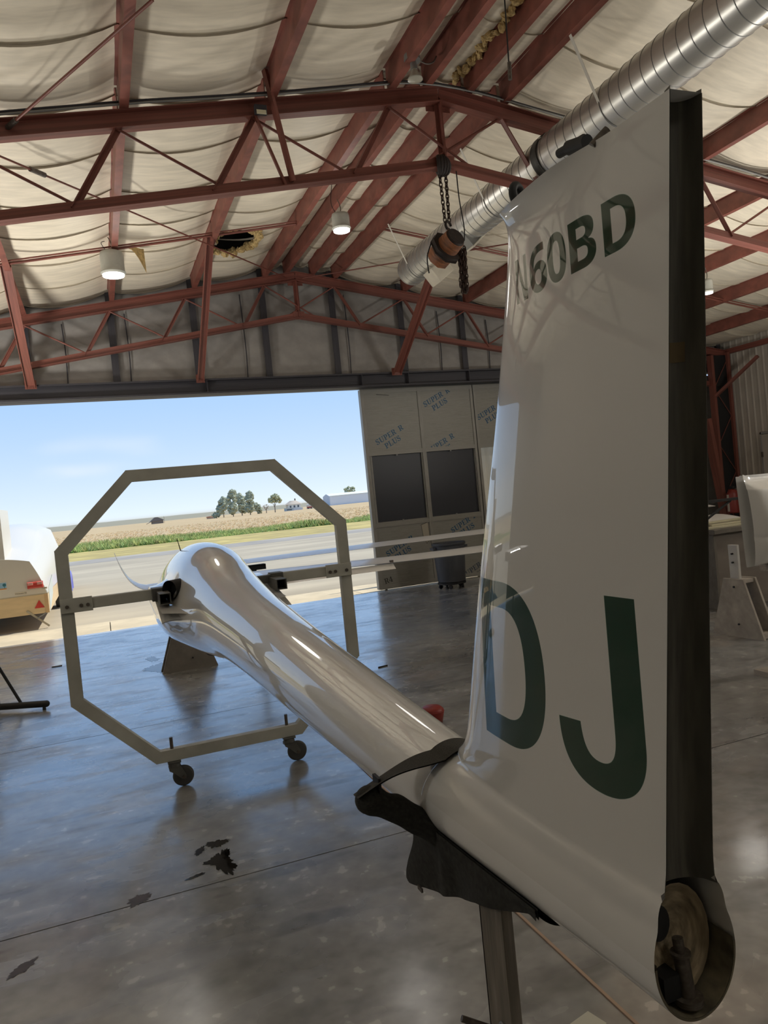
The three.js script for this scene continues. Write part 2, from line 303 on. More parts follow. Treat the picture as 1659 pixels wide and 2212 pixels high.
// ---------- trusses ----------
function truss(z, mats, label, joints) {
  const t = thing('roof_truss', label, 'truss'), top = (x) => roofBottom(x) - 0.075, bot = (x) => 4.555 - 0.171 * Math.abs(x - RX), Z = (x, y) => V(x, y, z);
  const inverted = (a, b, w, h, m, n) => part(t, n, mergeGeometries([beam(a.clone().add(V(0, -h / 2 + 0.004, 0)), b.clone().add(V(0, -h / 2 + 0.004, 0)), w, 0.008), beam(a.clone().add(V(0, 0, -0.012)), b.clone().add(V(0, 0, -0.012)), 0.007, h), beam(a.clone().add(V(0, 0, 0.012)), b.clone().add(V(0, 0, 0.012)), 0.007, h)]), m);
  for (const s of [-1, 1]) {
    const xe = s < 0 ? XL + 0.1 : XR - 0.1;
    part(t, 'top_chord', mergeGeometries([beam(Z(RX, top(RX)), Z(xe, top(xe)), 0.012, 0.13), beam(Z(RX, top(RX) + 0.065), Z(xe, top(xe) + 0.065), 0.12, 0.009), beam(Z(RX, top(RX) - 0.062), Z(xe, top(xe) - 0.062), 0.10, 0.008)]), mats.top);
    inverted(Z(RX, bot(RX)), Z(xe, bot(xe)), 0.11, 0.09, mats.bottom, 'bottom_chord');
    for (const [xa, xb] of joints(s)) part(t, 'web_strut', mergeGeometries([beam(Z(xa, top(xa) - 0.05).add(V(0, 0, 0.012)), Z(xb, bot(xb)).add(V(0, 0, 0.012)), 0.008, 0.052, V(0, 0, 1)), beam(Z(xa, top(xa) - 0.05).add(V(0.022, 0, -0.01)), Z(xb, bot(xb)).add(V(0.022, 0, -0.01)), 0.05, 0.008, V(0, 0, 1))]), mats.web);
    for (const [xa, xb] of joints(s, true)) part(t, 'web_rod', rod(Z(xa, top(xa) - 0.05), Z(xb, bot(xb) + 0.03), 0.0125, 8), mats.web);
  }
  part(t, 'king_post', mergeGeometries([boxAt(RX - 0.04, RX + 0.04, bot(RX) - 0.02, top(RX) - 0.04, z - 0.03, z - 0.022), boxAt(RX - 0.006, RX + 0.006, bot(RX) - 0.02, top(RX) - 0.04, z - 0.03, z + 0.04)]), mats.web);
  part(t, 'gusset_plate', boxAt(RX - 0.12, RX + 0.12, top(RX) - 0.13, top(RX) - 0.05, z - 0.04, z - 0.032), mats.web); part(t, 'gusset_plate', boxAt(RX - 0.09, RX + 0.09, bot(RX) - 0.06, bot(RX) + 0.06, z - 0.02, z + 0.02), mats.web);
  return t;
}
const trussPaint = { top: M.primer, bottom: M.primer, web: M.primer };
const webs = (s, rods) => {   // struts lean towards the eaves as they go down, rods cross them
  const left = [2.73, 1.5, 0.42, -0.72, -1.9, -3.1, -4.3], right = [3.87, 5.06, 6.2, 7.35, 8.5, 9.7, 10.9], a = s < 0 ? left : right;
  return a.map((x) => (rods ? [x, x - s * 0.78] : [x, x + s * 0.38]));
};
const nearTruss = truss(-6.15, trussPaint, 'dark red-brown roof truss with the chain hoist hung from its peak', webs);
part(nearTruss, 'splice_strut', beam(V(1.62, 5.15, -6.02), V(1.79, 4.29, -6.1), 0.045, 0.03), M.primer);
part(nearTruss, 'splice_strut', beam(V(1.52, 4.82, -6.1), V(1.73, 4.26, -6.12), 0.025, 0.02), M.primer);
truss(-11.5, trussPaint, 'red roof truss standing against the pale front gable', webs);
// conduits clipped along the top of the near truss
for (const dy of [0.012, 0.05]) {
  const pts = []; for (let x = XL + 0.2; x <= XR - 0.2; x += 0.6) pts.push(V(x, roofBottom(x) + dy + 0.006 * Math.sin(x * 3), -6.06 - dy));
  solid('electrical_conduit', dy < 0.03 ? 'thin grey conduit lying directly on the top chord of the dark truss' : 'thin dark conduit raised a little above the top chord of the dark truss', 'conduit', tube(pts, 0.009, 80, 6), dy < 0.03 ? M.galvDull : M.navySteel);
}
{
  const j = thing('junction_box', 'small open junction box with a pale lid on the dark truss', 'box', [0, 0, 0]);
  const p = onZ(563, 243, -6.05); part(j, 'case', bevelBox(0.10, 0.07, 0.05, 0.006).translate(p.x, p.y + 0.02, p.z), M.navySteel); part(j, 'lid', bevelBox(0.08, 0.035, 0.008, 0.003).translate(p.x, p.y - 0.01, p.z + 0.03), std({ color: hex('#d8d2b4') }));
}
// ---------- bracing ----------
{
  const rods = [
    [roofPoint(330, 0, -0.06), roofPoint(-6, 295, -0.06), 'thin brown brace rod crossing under the purlins above the dark truss', 0.011],
    [roofPoint(-60, 312, -0.03), V(3.1, 5.12, -11.42), 'long thin brace rod with a turnbuckle running up to the front ridge', 0.010],
    [V(3.35, 5.12, -11.42), roofPoint(1150, 518, -0.03), 'thin brace rod running from the front ridge towards the right eave', 0.010],
  ];
  for (const [a, b, label, r] of rods) {
    const t = thing('brace_rod', label, 'rod'); part(t, 'rod', rod(a, b, r, 6), M.primer);
    const c = roofPoint(label.includes('turnbuckle') ? 62 : 0, label.includes('turnbuckle') ? 378 : 0, -0.03);
    if (label.includes('turnbuckle')) { const d = b.clone().sub(a).normalize(), q = a.clone().addScaledVector(d, c.clone().sub(a).dot(d)); part(t, 'turnbuckle', rod(q.clone().addScaledVector(d, -0.09), q.clone().addScaledVector(d, 0.09), 0.022, 8), M.steel); }
    if (label.startsWith('thin brown')) { const d = b.clone().sub(a).normalize(), q = a.clone().addScaledVector(d, roofPoint(38, 262, -0.03).sub(a).dot(d)); part(t, 'turnbuckle', rod(q.clone().addScaledVector(d, -0.06), q.clone().addScaledVector(d, 0.06), 0.02, 8), M.steel); }
  }
  const xs = PURLINS.slice(1, -1);
  for (let i = 0; i < xs.length - 1; i++) {
    if (xs[i + 1] - xs[i] < 0.6) continue;
    const a = V(xs[i] + 0.004, roofBottom(xs[i]) + 0.022, -9.35), b = V(xs[i + 1] - 0.002, roofBottom(xs[i + 1]) + 0.022, -9.35);
    solid('bridging_pipe', `bridging pipe beside ${purlinName(xs[i])}`, 'pipe', mergeGeometries([rod(a, b, 0.016, 8), rod(a.clone().add(V(0, 0.02, 0.035)), b.clone().add(V(0, 0.02, 0.035)), 0.010, 6)]), M.primer, 'bridging between purlins');
  }
  for (const [x, w, m, l] of [[-0.70, 0.11, M.primer, 'long pink-brown brace sloping from purlin to door header beside the door opening'], [1.63, 0.085, M.primer, 'slim pink-brown brace sloping from purlin to door header near the torn ceiling hole'], [4.83, 0.13, M.primer, 'red brace sloping from purlin to door header below the end of the duct']]) {
    const a = V(x, roofBottom(x) + 0.05, -9.42), b = V(x, 3.60, -11.52);
    const t = thing('roof_brace', l, 'brace'); part(t, 'web', beam(a, b, w, 0.008), m); 
    for (const s of [-1, 1]) part(t, 'flange', beam(a.clone().add(V(s * w / 2, -0.02, 0)), b.clone().add(V(s * w / 2, -0.02, 0)), 0.008, 0.05), m);
    part(t, 'end_plate', boxAt(x - w / 2 - 0.02, x + w / 2 + 0.02, 3.56, 3.68, -11.53, -11.5), m);
  }
}
// ---------- spiral duct ----------
{
  const cx = 4.32, cy = 4.63, r = 0.2, z0 = -9.45, z1 = 2.5;
  const d = thing('spiral_duct', 'round galvanised spiral duct hung below the right roof slope', 'duct', [cx, cy, 0]);
  part(d, 'duct_shell', mergeGeometries([new THREE.CylinderGeometry(r, r, z1 - z0, 64, 1, true).rotateX(Math.PI / 2).translate(0, 0, (z0 + z1) / 2), new THREE.CylinderGeometry(r - 0.006, r - 0.006, z1 - z0, 48, 1, true).rotateX(Math.PI / 2).translate(0, 0, (z0 + z1) / 2)]), M.galv);
  const ring = new THREE.TorusGeometry(r, 0.0045, 4, 48), seamMat = M.galvDull;
  for (let z = z0 + 0.02, i = 0; z < -0.2; z += 0.125, i++) { const m = part(d, 'duct_seam', ring, seamMat); m.position.z = z; m.rotation.set(0.04, 0.04, 0); }
  const coll = new THREE.CylinderGeometry(r + 0.012, r + 0.012, 0.10, 48, 1, true).rotateX(Math.PI / 2); part(d, 'dark_band', coll.translate(0, 0, -6.02), std({ map: grain(0.30, 0.30, 0.28, 0.3), roughness: 0.5, metalness: 0.4 }), 'dark band round the duct');  // dark band round the duct near the truss
  const tap = part(d, 'square_tap', bevelBox(0.20, 0.22, 0.26, 0.008), M.galvDull); tap.position.set(-0.02, -0.14, -7.75); tap.rotation.z = 0.75;
  part(d, 'tap_flange', bevelBox(0.24, 0.02, 0.30, 0.004).rotateZ(0.75).translate(0.055, -0.22, -7.75), std({ color: hex('#c9c3b2') }));
  const reg = part(d, 'air_register', bevelBox(0.26, 0.20, 0.26, 0.008), std({ map: grain(0.78, 0.75, 0.68, 0.08), roughness: 0.6 }), 'cream square air outlet'); { const q = onZ(950, 585, -8.75); reg.position.set(q.x - cx - 0.02, q.y - cy - 0.02, -8.75); reg.rotation.z = 0.65; }
  for (const [px, py, qx, qy] of [[1225, 80, 1318, 240], [995, 385, 1048, 462], [835, 500, 884, 575]]) {
    const a = onX(px, py, 3.87), b = onX(qx, qy, cx - 0.19); b.z = a.z; b.y = Math.min(b.y, cy + 0.02);
    const s = thing('duct_strap', `thin white strap hanging the spiral duct ${px > 1200 ? 'behind the dark truss' : px > 900 ? 'just beyond the chain hoist' : 'near its open end'}`, 'strap', [0, 0, 0], 'duct hanger straps');
    part(s, 'strap', beam(V(3.90, roofBottom(3.9), a.z), V(cx - 0.20, cy - 0.02, a.z), 0.028, 0.003, V(1, 0, 0)), std({ color: hex('#d9d5c8'), roughness: 0.5 }));
    part(s, 'strap_loop', new THREE.TorusGeometry(r + 0.004, 0.004, 4, 32, Math.PI).rotateZ(Math.PI).translate(cx, cy, a.z), M.galvDull);
  }
}
// ---------- lamps ----------
const glow = new THREE.MeshStandardMaterial({ color: 0xffffff, emissive: new THREE.Color().setRGB(1, 0.97, 0.9), emissiveIntensity: 2.2, roughness: 0.4 });
const lampShell = std({ map: grain(0.66, 0.66, 0.62, 0.08), roughness: 0.5 });
function lampLight(parent, x, y, z, power, color = [1, 0.965, 0.905], r = 0.12) {
  const l = new THREE.PointLight(new THREE.Color().setRGB(...color), power, 0, 2); l.position.set(x, y, z); l.castShadow = true; l.shadow.radius = r / 0.02; l.name = 'lamp_light'; parent.add(l);
}
const LAMP = 0.9;
function highBay(x, y, z, r, h, label, power = LAMP) {
  const t = thing('high_bay_lamp', label, 'lamp', [x, y, z]);
  part(t, 'housing', new THREE.LatheGeometry([[0.01, h], [r * 0.75, h], [r * 0.93, h * 0.96], [r * 0.98, h * 0.8], [r * 0.98, h * 0.35], [r * 1.0, h * 0.15], [r * 1.06, h * 0.10], [r * 1.06, 0.02], [r * 0.95, 0]].map((p) => new THREE.Vector2(...p)), 40), lampShell);
  part(t, 'lens', new THREE.CylinderGeometry(r * 0.92, r * 0.9, 0.02, 40).translate(0, -0.006, 0), glow, 'bright glowing lens');
  part(t, 'hook', tube([V(0, h, 0), V(0.012, h + 0.06, 0), V(0, h + 0.12, 0), V(-0.02, h + 0.17, 0)], 0.005, 16, 6), M.steel);
  part(t, 'safety_wire', tube([V(-0.05, h, 0), V(-0.10, h + 0.10, 0.01), V(-0.06, roofBottom(x) - y + 0.1, 0)], 0.004, 16, 5), M.black);
  lampLight(t, 0, -0.16, 0, power, undefined, 0.25);
}
{
  const a = onZ(245, 592, -9.3); highBay(a.x, a.y - 0.01, -9.3, 0.135, 0.27, 'lit cylindrical high bay lamp below the torn ceiling flap');
  const b = onZ(738, 497, -8.3); highBay(b.x, b.y, -8.3, 0.105, 0.19, 'lit round high bay lamp hanging among the ridge purlins');
  const c = onZ(1529, 632, -7.6); highBay(c.x, c.y, -7.6, 0.07, 0.17, 'lit high bay lamp over the right bay beyond the fin', 0.5);
  highBay(8.5, 3.75, -2.2, 0.135, 0.27, 'unseen high bay lamp over the right bay behind the work bench', 14); highBay(1.64, 4.2, 1.6, 0.135, 0.27, 'unseen high bay lamp at the rear of the hangar', 2.0); highBay(-3.05, 3.4, -1.6, 0.135, 0.27, 'unseen high bay lamp over the left rear bay', 2.6);  // three lamps out of view, placed to light the right side and rear
  const t = thing('reflector_bulb', 'unlit reflector bulb on a round junction box under a purlin', 'lamp', onX(890, 128, 2.80).toArray());
  part(t, 'junction_box', new THREE.CylinderGeometry(0.065, 0.07, 0.05, 20).translate(0, 0.01, 0), M.galvDull);
  part(t, 'socket', new THREE.CylinderGeometry(0.028, 0.03, 0.07, 16).translate(0.01, -0.05, 0), M.galvDull);
  part(t, 'bulb', new THREE.LatheGeometry([[0.022, 0.0], [0.028, -0.03], [0.06, -0.085], [0.063, -0.10], [0.0, -0.115]].map((p) => new THREE.Vector2(...p)), 24).translate(0.012, -0.07, 0), std({ color: hex('#a9a596'), roughness: 0.25 }));
  part(t, 'cable', tube([V(0.05, 0.0, 0), V(0.14, -0.01, -0.02), V(0.22, 0.03, -0.05), V(0.27, 0.10, -0.08)], 0.007, 20, 6), M.steel);
}
// unseen soft lights on stands, out of view, placed only to brighten the ceiling
const UNSEEN_UPLIGHT = 66;
function unseenUplight(x, z, k, label) {
  const t = thing('unseen_uplight_stand', label, 'lamp', [x, 0, z]), y = 1.15, w = 0.6;
  part(t, 'base', new THREE.CylinderGeometry(0.22, 0.24, 0.03, 24).translate(0, 0.015, 0), M.black); part(t, 'pole', rod(V(0, 0.03, 0), V(0, y - 0.05, 0), 0.018, 10), M.black);
  part(t, 'lamp_tray', mergeGeometries([boxAt(-w / 2, w / 2, y - 0.06, y - 0.04, -w / 2, w / 2), ...[-1, 1].flatMap((s) => [boxAt(s * w / 2 - 0.006, s * w / 2 + 0.006, y - 0.06, y + 0.03, -w / 2, w / 2), boxAt(-w / 2, w / 2, y - 0.06, y + 0.03, s * w / 2 - 0.006, s * w / 2 + 0.006)])]), M.black);
  part(t, 'light_panel', boxAt(-w / 2 + 0.01, w / 2 - 0.01, y - 0.02, y - 0.01, -w / 2 + 0.01, w / 2 - 0.01), new THREE.MeshStandardMaterial({ color: 0xffffff, emissive: new THREE.Color().setRGB(1, 0.96, 0.88), emissiveIntensity: 4 }));
  const l = new THREE.RectAreaLight(new THREE.Color().setRGB(1, 0.965, 0.905), UNSEEN_UPLIGHT * k, w - 0.04, w - 0.04); l.position.set(0, y, 0); l.rotation.x = Math.PI / 2; l.name = 'unseenUplight'; t.add(l);
}
unseenUplight(-1.9, -9.4, 1.9, 'unseen stand lamp washing the ceiling, beside the glider trailer end of the door'); unseenUplight(-1.9, -6.4, 0.85, 'unseen stand lamp washing the ceiling, behind the black tubular stand foot'); unseenUplight(7.7, -6.0, 1.6, 'unseen stand lamp washing the ceiling, beside the work bench');
unseenUplight(5.5, -3.3, 0.35, 'unseen stand lamp washing the ceiling, beside the white curved fairing'); unseenUplight(3.4, 1.6, 0.45, 'unseen stand lamp washing the ceiling, at the rear of the hangar');

// ---------- chain hoist ----------
{
  const top = V(RX - 0.04, 4.50, -6.15), t = thing('chain_hoist', 'rusty orange chain hoist hanging from the truss peak', 'hoist', top.toArray());
  const rust = std({ map: grain(0.52, 0.33, 0.21, 0.4, 10, 5, 1, 256, nD), roughness: 0.6 }), grime = std({ map: grain(0.16, 0.12, 0.10, 0.4, 10, 5), roughness: 0.75 }), chainMat = std({ color: hex('#3a2a22'), roughness: 0.55, metalness: 0.4 });
  const link = new THREE.TorusGeometry(0.021, 0.0062, 6, 14).scale(0.72, 1.25, 1);
  part(t, 'chain_wrap', mergeGeometries([0, 1, 2, 3, 4].map((i) => new THREE.TorusGeometry(0.075, 0.02, 6, 20).rotateY(Math.PI / 2 + i * 0.25 - 0.5).rotateX(0.25 * i).translate(0.01 * i - 0.02, 0.03, 0))), grime);
  const at = (px, py) => onZ(px, py, -6.15).sub(top);
  const strand = (a, b, n, k) => { for (let i = 0; i < n; i++) { const p = a.clone().lerp(b, i / (n - 1)), m = part(t, 'chain_link', link, chainMat); m.position.copy(p); m.rotation.y = (i + k) % 2 ? Math.PI / 2 : 0.1; } };
  strand(at(950, 380), at(961, 475), 11, 0); strand(at(963, 382), at(970, 475), 12, 1);
  const hk = at(968, 487);
  part(t, 'hook', new THREE.TorusGeometry(0.035, 0.012, 8, 20, Math.PI * 1.6).rotateY(0.4).translate(hk.x, hk.y, hk.z), grime);
  const c = at(965, 535), ax = V(0.52, 0.42, 0.74).applyQuaternion(camera.quaternion).normalize(), oct = (r, len) => new THREE.CylinderGeometry(r, r, len, 8).rotateX(0).rotateY(Math.PI / 8);
  const put = (g, d) => along(g.rotateX(Math.PI / 2), c.clone().addScaledVector(ax, d), c.clone().addScaledVector(ax, d + 1));
  part(t, 'gear_case', put(oct(0.118, 0.13), -0.085), rust); part(t, 'side_plate', put(oct(0.158, 0.04), 0.0), grime, 'black greasy side plate'); part(t, 'load_wheel', put(new THREE.CylinderGeometry(0.098, 0.108, 0.11, 24), 0.075), rust); part(t, 'wheel_cover', put(new THREE.CylinderGeometry(0.086, 0.094, 0.02, 24), 0.14), grime);
  part(t, 'edge_bolt', put(oct(0.162, 0.012), -0.024), grime);
  const rnd = mulberry(3);   // the gathered hand chain
  for (let k = 0; k < 9; k++) { const a = at(986 + rnd() * 18, 540 + rnd() * 14), b = at(990 + rnd() * 16, 590 + rnd() * 46); a.z += 0.05 * rnd(); b.z += 0.06 * rnd(); strand(a, b, Math.max(5, Math.round(a.distanceTo(b) / 0.036)), k); }
  part(t, 'hand_rope', tube([at(985, 365), at(992, 430), at(1003, 495), at(1003, 520)], 0.0055, 20, 6), M.black);
  part(t, 'chain_tail', tube([at(931, 525), at(923, 555), at(925, 580), at(927, 590)], 0.006, 20, 6), M.black);
}
{ // pull cord by the ridge
  const t = thing('pull_cord', 'thin dark pull cord with a small handle hanging by the ridge', 'cord'); const a = V(3.55, 5.2, -4.2), p = onZ(1090, 0, -4.2), q = onZ(1100, 150, -4.2);
  part(t, 'cord', tube([V(p.x, 5.2, -4.2), p, onZ(1094, 60, -4.2), q], 0.005, 20, 5), M.black); part(t, 'handle', rod(onZ(1100, 135, -4.2), onZ(1102, 172, -4.2), 0.013, 8), M.steel);
}
// ---------- glider fuselage ----------
const XC = 0.612;
const section = table([   // distance forward, centre height, half width below, height above, height below, squareness, half width above
  [0.715, 1.014, 0.061, 0.083, 0.076, 2.0, 0.061],
  [0.8, 1.014, 0.062, 0.08, 0.08, 2.0, 0.062],
  [0.95, 1.011, 0.066, 0.08, 0.084, 2.0, 0.064],
  [1.3, 1.004, 0.08, 0.088, 0.088, 2, 0.08],
  [2.2, 1.018, 0.116, 0.128, 0.128, 2, 0.116],
  [3.2, 1.044, 0.158, 0.174, 0.174, 2, 0.158],
  [3.7, 1.055, 0.188, 0.212, 0.205, 2.0, 0.188],
  [4.0, 1.05, 0.215, 0.262, 0.235, 2.0, 0.202],
  [4.3, 1.035, 0.27, 0.335, 0.245, 2.0, 0.22],
  [4.6, 1.02, 0.325, 0.385, 0.236, 2.1, 0.25],
  [5.0, 1.0, 0.335, 0.412, 0.27, 2.0, 0.275],
  [5.5, 0.97, 0.325, 0.41, 0.29, 1.95, 0.283],
  [6.0, 0.94, 0.3, 0.35, 0.27, 2.0, 0.27],
  [6.5, 0.91, 0.235, 0.25, 0.22, 2, 0.22],
  [6.85, 0.895, 0.15, 0.15, 0.14, 2, 0.15],
  [7.02, 0.89, 0.06, 0.06, 0.06, 2, 0.06],
  [7.05, 0.89, 0.004, 0.004, 0.004, 2, 0.004],
]);
function bodyPoint(d, a, grow = 0) {   // a: angle from the right, anticlockwise seen from behind
  const [yc, hwb, ht, hb, n, hwt] = section(d), c = Math.cos(a), s = Math.sin(a), e = 2 / n, hw = lerp(hwb, hwt, smooth(-0.1, 0.5, s));
  return [XC + Math.sign(c) * Math.abs(c) ** e * (hw + grow), yc + Math.sign(s) * Math.abs(s) ** e * ((s > 0 ? ht : hb) + grow), -d];
}
const leZ = table([[1.00, -1.318], [1.132, -1.273], [1.43, -1.168], [1.724, -1.05], [1.981, -0.963], [2.05, -0.945]]), teZ = table([[1.0, -0.715], [1.06, -0.715], [1.109, -0.713], [1.603, -0.656], [1.991, -0.612], [2.05, -0.606]]);
const naca = (x) => 5 * (0.2969 * Math.sqrt(x) - 0.126 * x - 0.3516 * x * x + 0.2843 * x ** 3 - 0.1015 * x ** 4) / 0.5;
const FIN_TOP = 1.988;
const finHalf = (s, y) => {
  const h = clamp((y - 1.1) / 0.88), base = lerp(0.045, 0.027, h) * (s < 0.55 ? naca(0.3 * clamp(s) / 0.55) : lerp(1, 0.8, ((s - 0.55) / 0.45) ** 1.6)) + 0.016 * Math.exp(-(FIN_TOP - y) / 0.022) * smooth(0, 0.08, s) * (1 - smooth(0.45, 0.78, s));
  const [zl, zt] = finEdge(y), [yc, hw, ht] = section(-lerp(zl, zt, s)), q = 1 - ((y - yc) / ht) ** 2, b = y <= yc ? hw : q > 0 ? hw * Math.sqrt(q) : 0;
  if (q <= -0.9 && y > yc) return base;
  const k = 0.06 * smooth(1.03, 1.10, y) * smooth(0, 0.12, s), m = Math.max(k - Math.abs(base - b), 0); return Math.max(base, b + 0.0004) + (k > 0 ? m * m / (4 * k) : 0) * (q > 0 ? 1 : 1 + q / 0.9);
};
const finEdge = (y) => [leZ(y)[0] - 0.035 * Math.exp(-Math.max(0, y - 1.1) / 0.02) - 0.014 * Math.exp(-(FIN_TOP - y) / 0.018), teZ(y)[0]];
{
  const g = thing('glider_fuselage', 'glossy white glider fuselage with tail fin, wings and rudder removed', 'glider');
  const body = part(g, 'body', sheet(96, 190, (u, v) => { const d = lerp(0.715, 7.05, v < 0.2 ? v * 0.8 : 0.16 + (v - 0.2) * 1.05); const a = u * Math.PI * 2 - Math.PI / 2; return bodyPoint(Math.max(d, 0.715 + 0.2 * smooth(0.02, 0.16, Math.sin(a))), a); }), M.gel);
  part(body, 'tail_opening', mergeGeometries([
    sheet(64, 10, (u, v) => bodyPoint(lerp(0.715, 1.05, v), lerp(Math.PI * 0.97, Math.PI * 2.03, u), -0.003)),
    sheet(64, 1, (u, v) => { const p = bodyPoint(0.715, lerp(Math.PI * 0.99, Math.PI * 2.01, u), v ? -0.003 : 0); p[2] += 0.0005; return p; }),
  ]), M.tailInner, 'open dirty inside of the tail');
  part(body, 'bulkhead', sheet(24, 4, (u, v) => { const p = bodyPoint(0.75, u * Math.PI * 2, -0.008), q = section(0.75); return [lerp(XC, p[0], v), lerp(q[0], p[1], v), -0.748 - 0.016 * Math.cos(v * 1.5)]; }), std({ map: grain(0.60, 0.54, 0.44, 0.4, 10, 5, 1, 256, nA), roughness: 0.9 }));
  part(body, 'rudder_pin', mergeGeometries([rod(V(XC, 0.955, -0.735), V(XC, 1.005, -0.742), 0.0095, 14), rod(V(XC, 1.0, -0.742), V(XC, 1.022, -0.745), 0.0068, 12), rod(V(XC, 0.948, -0.735), V(XC, 0.956, -0.735), 0.018, 14), rod(V(XC, 1.003, -0.742), V(XC, 1.006, -0.742), 0.0125, 14)]), M.steel, 'steel rudder pivot pin');
  part(body, 'pin_bracket', boxAt(XC - 0.034, XC - 0.010, 0.955, 0.985, -0.735, -0.765), M.black);
  part(body, 'cable_hole', new THREE.CylinderGeometry(0.016, 0.016, 0.012, 20).rotateX(Math.PI / 2).scale(1, 1.4, 1).translate(XC - 0.022, 1.044, -0.755), M.black);
  // fin: both skins wrapped round the leading edge; the lettering is printed on its left side
  const letters = canvasTexture(1536, 2048, (c, w, h) => {
    const Z0 = -1.32, Z1 = -0.58, Y0 = 1.0, Y1 = 2.02, X = (z) => (z - Z0) / (Z1 - Z0) * w, Y = (y) => (1 - (y - Y0) / (Y1 - Y0)) * h;
    c.fillStyle = '#e0dfdb'; c.fillRect(0, 0, w, h); c.fillStyle = '#0c3b28';
    const glyph = (ch, z0, z1, y0 = 1.853, y1 = 1.9155) => {
      c.save(); c.font = 'bold 400px sans-serif'; const m = c.measureText(ch), bw = m.actualBoundingBoxRight + m.actualBoundingBoxLeft, bh = m.actualBoundingBoxAscent + m.actualBoundingBoxDescent;
      c.translate(X(z0), Y(y1)); c.scale((X(z1) - X(z0)) / bw, (Y(y0) - Y(y1)) / bh); c.fillText(ch, m.actualBoundingBoxLeft, m.actualBoundingBoxAscent); c.restore();
    };
    glyph('N', -0.936, -0.900); glyph('6', -0.893, -0.846, 1.852, 1.9165); glyph('0', -0.846, -0.801, 1.852, 1.9165); glyph('B', -0.7955, -0.742); glyph('D', -0.730, -0.673);
    // the competition letters D and J
    c.beginPath(); c.moveTo(X(-1.1341), Y(1.1874)); c.lineTo(X(-1.1341), Y(1.4460)); c.lineTo(X(-1.0462), Y(1.4460)); c.bezierCurveTo(X(-0.9623), Y(1.4460), X(-0.9278), Y(1.3927), X(-0.9278), Y(1.3167)); c.bezierCurveTo(X(-0.9278), Y(1.2397), X(-0.9623), Y(1.1874), X(-1.0462), Y(1.1874)); c.closePath();
    c.moveTo(X(-1.0896), Y(1.2289)); c.lineTo(X(-1.0482), Y(1.2289)); c.bezierCurveTo(X(-0.9969), Y(1.2289), X(-0.9821), Y(1.2664), X(-0.9821), Y(1.3167)); c.bezierCurveTo(X(-0.9821), Y(1.3671), X(-0.9969), Y(1.4046), X(-1.0482), Y(1.4046)); c.lineTo(X(-1.0896), Y(1.4046)); c.closePath(); c.fill('evenodd');
    c.beginPath(); c.moveTo(X(-0.7806), Y(1.4488)); c.lineTo(X(-0.7270), Y(1.4488)); c.lineTo(X(-0.7270), Y(1.2681)); c.bezierCurveTo(X(-0.7270), Y(1.2151), X(-0.7618), Y(1.1875), X(-0.8134), Y(1.1875)); c.bezierCurveTo(X(-0.8674), Y(1.1875), X(-0.8979), Y(1.2151), X(-0.8979), Y(1.2710)); c.lineTo(X(-0.8497), Y(1.2740)); c.bezierCurveTo(X(-0.8469), Y(1.2425), X(-0.8367), Y(1.2288), X(-0.8134), Y(1.2288)); c.bezierCurveTo(X(-0.7909), Y(1.2288), X(-0.7806), Y(1.2425), X(-0.7806), Y(1.2720)); c.closePath(); c.fill();
  });
  const finMat = phys({ map: letters, roughness: 0.3, specularIntensity: 0.3, clearcoat: 1, clearcoatRoughness: 0.02 });
  const NS = 40, side = (i) => { const t = (i / NS) * 2 - 1, s = Math.abs(t); return [Math.sign(t) || 1, 1 - Math.cos(s * Math.PI / 2)]; };   // -1 left trailing edge … 0 leading edge … 1 right trailing edge
  const N = 88, fin = part(g, 'fin', sheet(N, 110, (u, v) => {
    const y = lerp(1.012, FIN_TOP, v < 0.15 ? v * 0.6 : v > 0.88 ? 1 - (1 - v) * 0.5 : 0.09 + (v - 0.15) * (0.94 - 0.09) / 0.73), t = u * 2 - 1, s = 1 - Math.cos(Math.abs(t) * Math.PI / 2), [zl, zt] = finEdge(y), z = lerp(zl, zt, s), x = XC + Math.sign(t) * finHalf(s, y);
    return [x, y, z, t <= 0 ? (z + 1.32) / 0.74 : 0.001, t <= 0 ? (y - 1.0) / 1.02 : 0.001];
  }), finMat, 'white fin lettered N60BD and DJ in dark green');
  part(fin, 'tip_rib', sheet(40, 6, (u, v) => { const y = FIN_TOP, [zl, zt] = finEdge(y), s = u, z = lerp(zl, zt, s); return [XC + (v * 2 - 1) * finHalf(s, y), y + 0.0, z]; }), M.gel);
  part(fin, 'hinge_channel', sheet(14, 60, (u, v) => { const y = lerp(1.092, FIN_TOP + 0.004, v), hw = finHalf(1, Math.min(y, FIN_TOP)) - 0.001, z = finEdge(y)[1], a = (u * 2 - 1); return [XC + a * hw, y, z - Math.min(0.035, 1.1 * hw) * Math.sqrt(1 - a * a)]; }), std({ map: grain(0.40, 0.39, 0.355, 0.28, 8, 5, 1, 256, nD), roughness: 0.75 }), 'dark hollow rudder hinge channel');
  part(fin, 'tape_patch', sheet(6, 3, (u, v) => { const y = lerp(1.716, 1.738, v), hw = finHalf(1, y), z = finEdge(y)[1], a = lerp(-0.95, 0.62, u); return [XC + a * hw, y, z - 1.1 * hw * Math.sqrt(1 - a * a) + 0.0015]; }), std({ color: hex('#6a5a3c'), roughness: 0.7 }), 'brown tape patch');
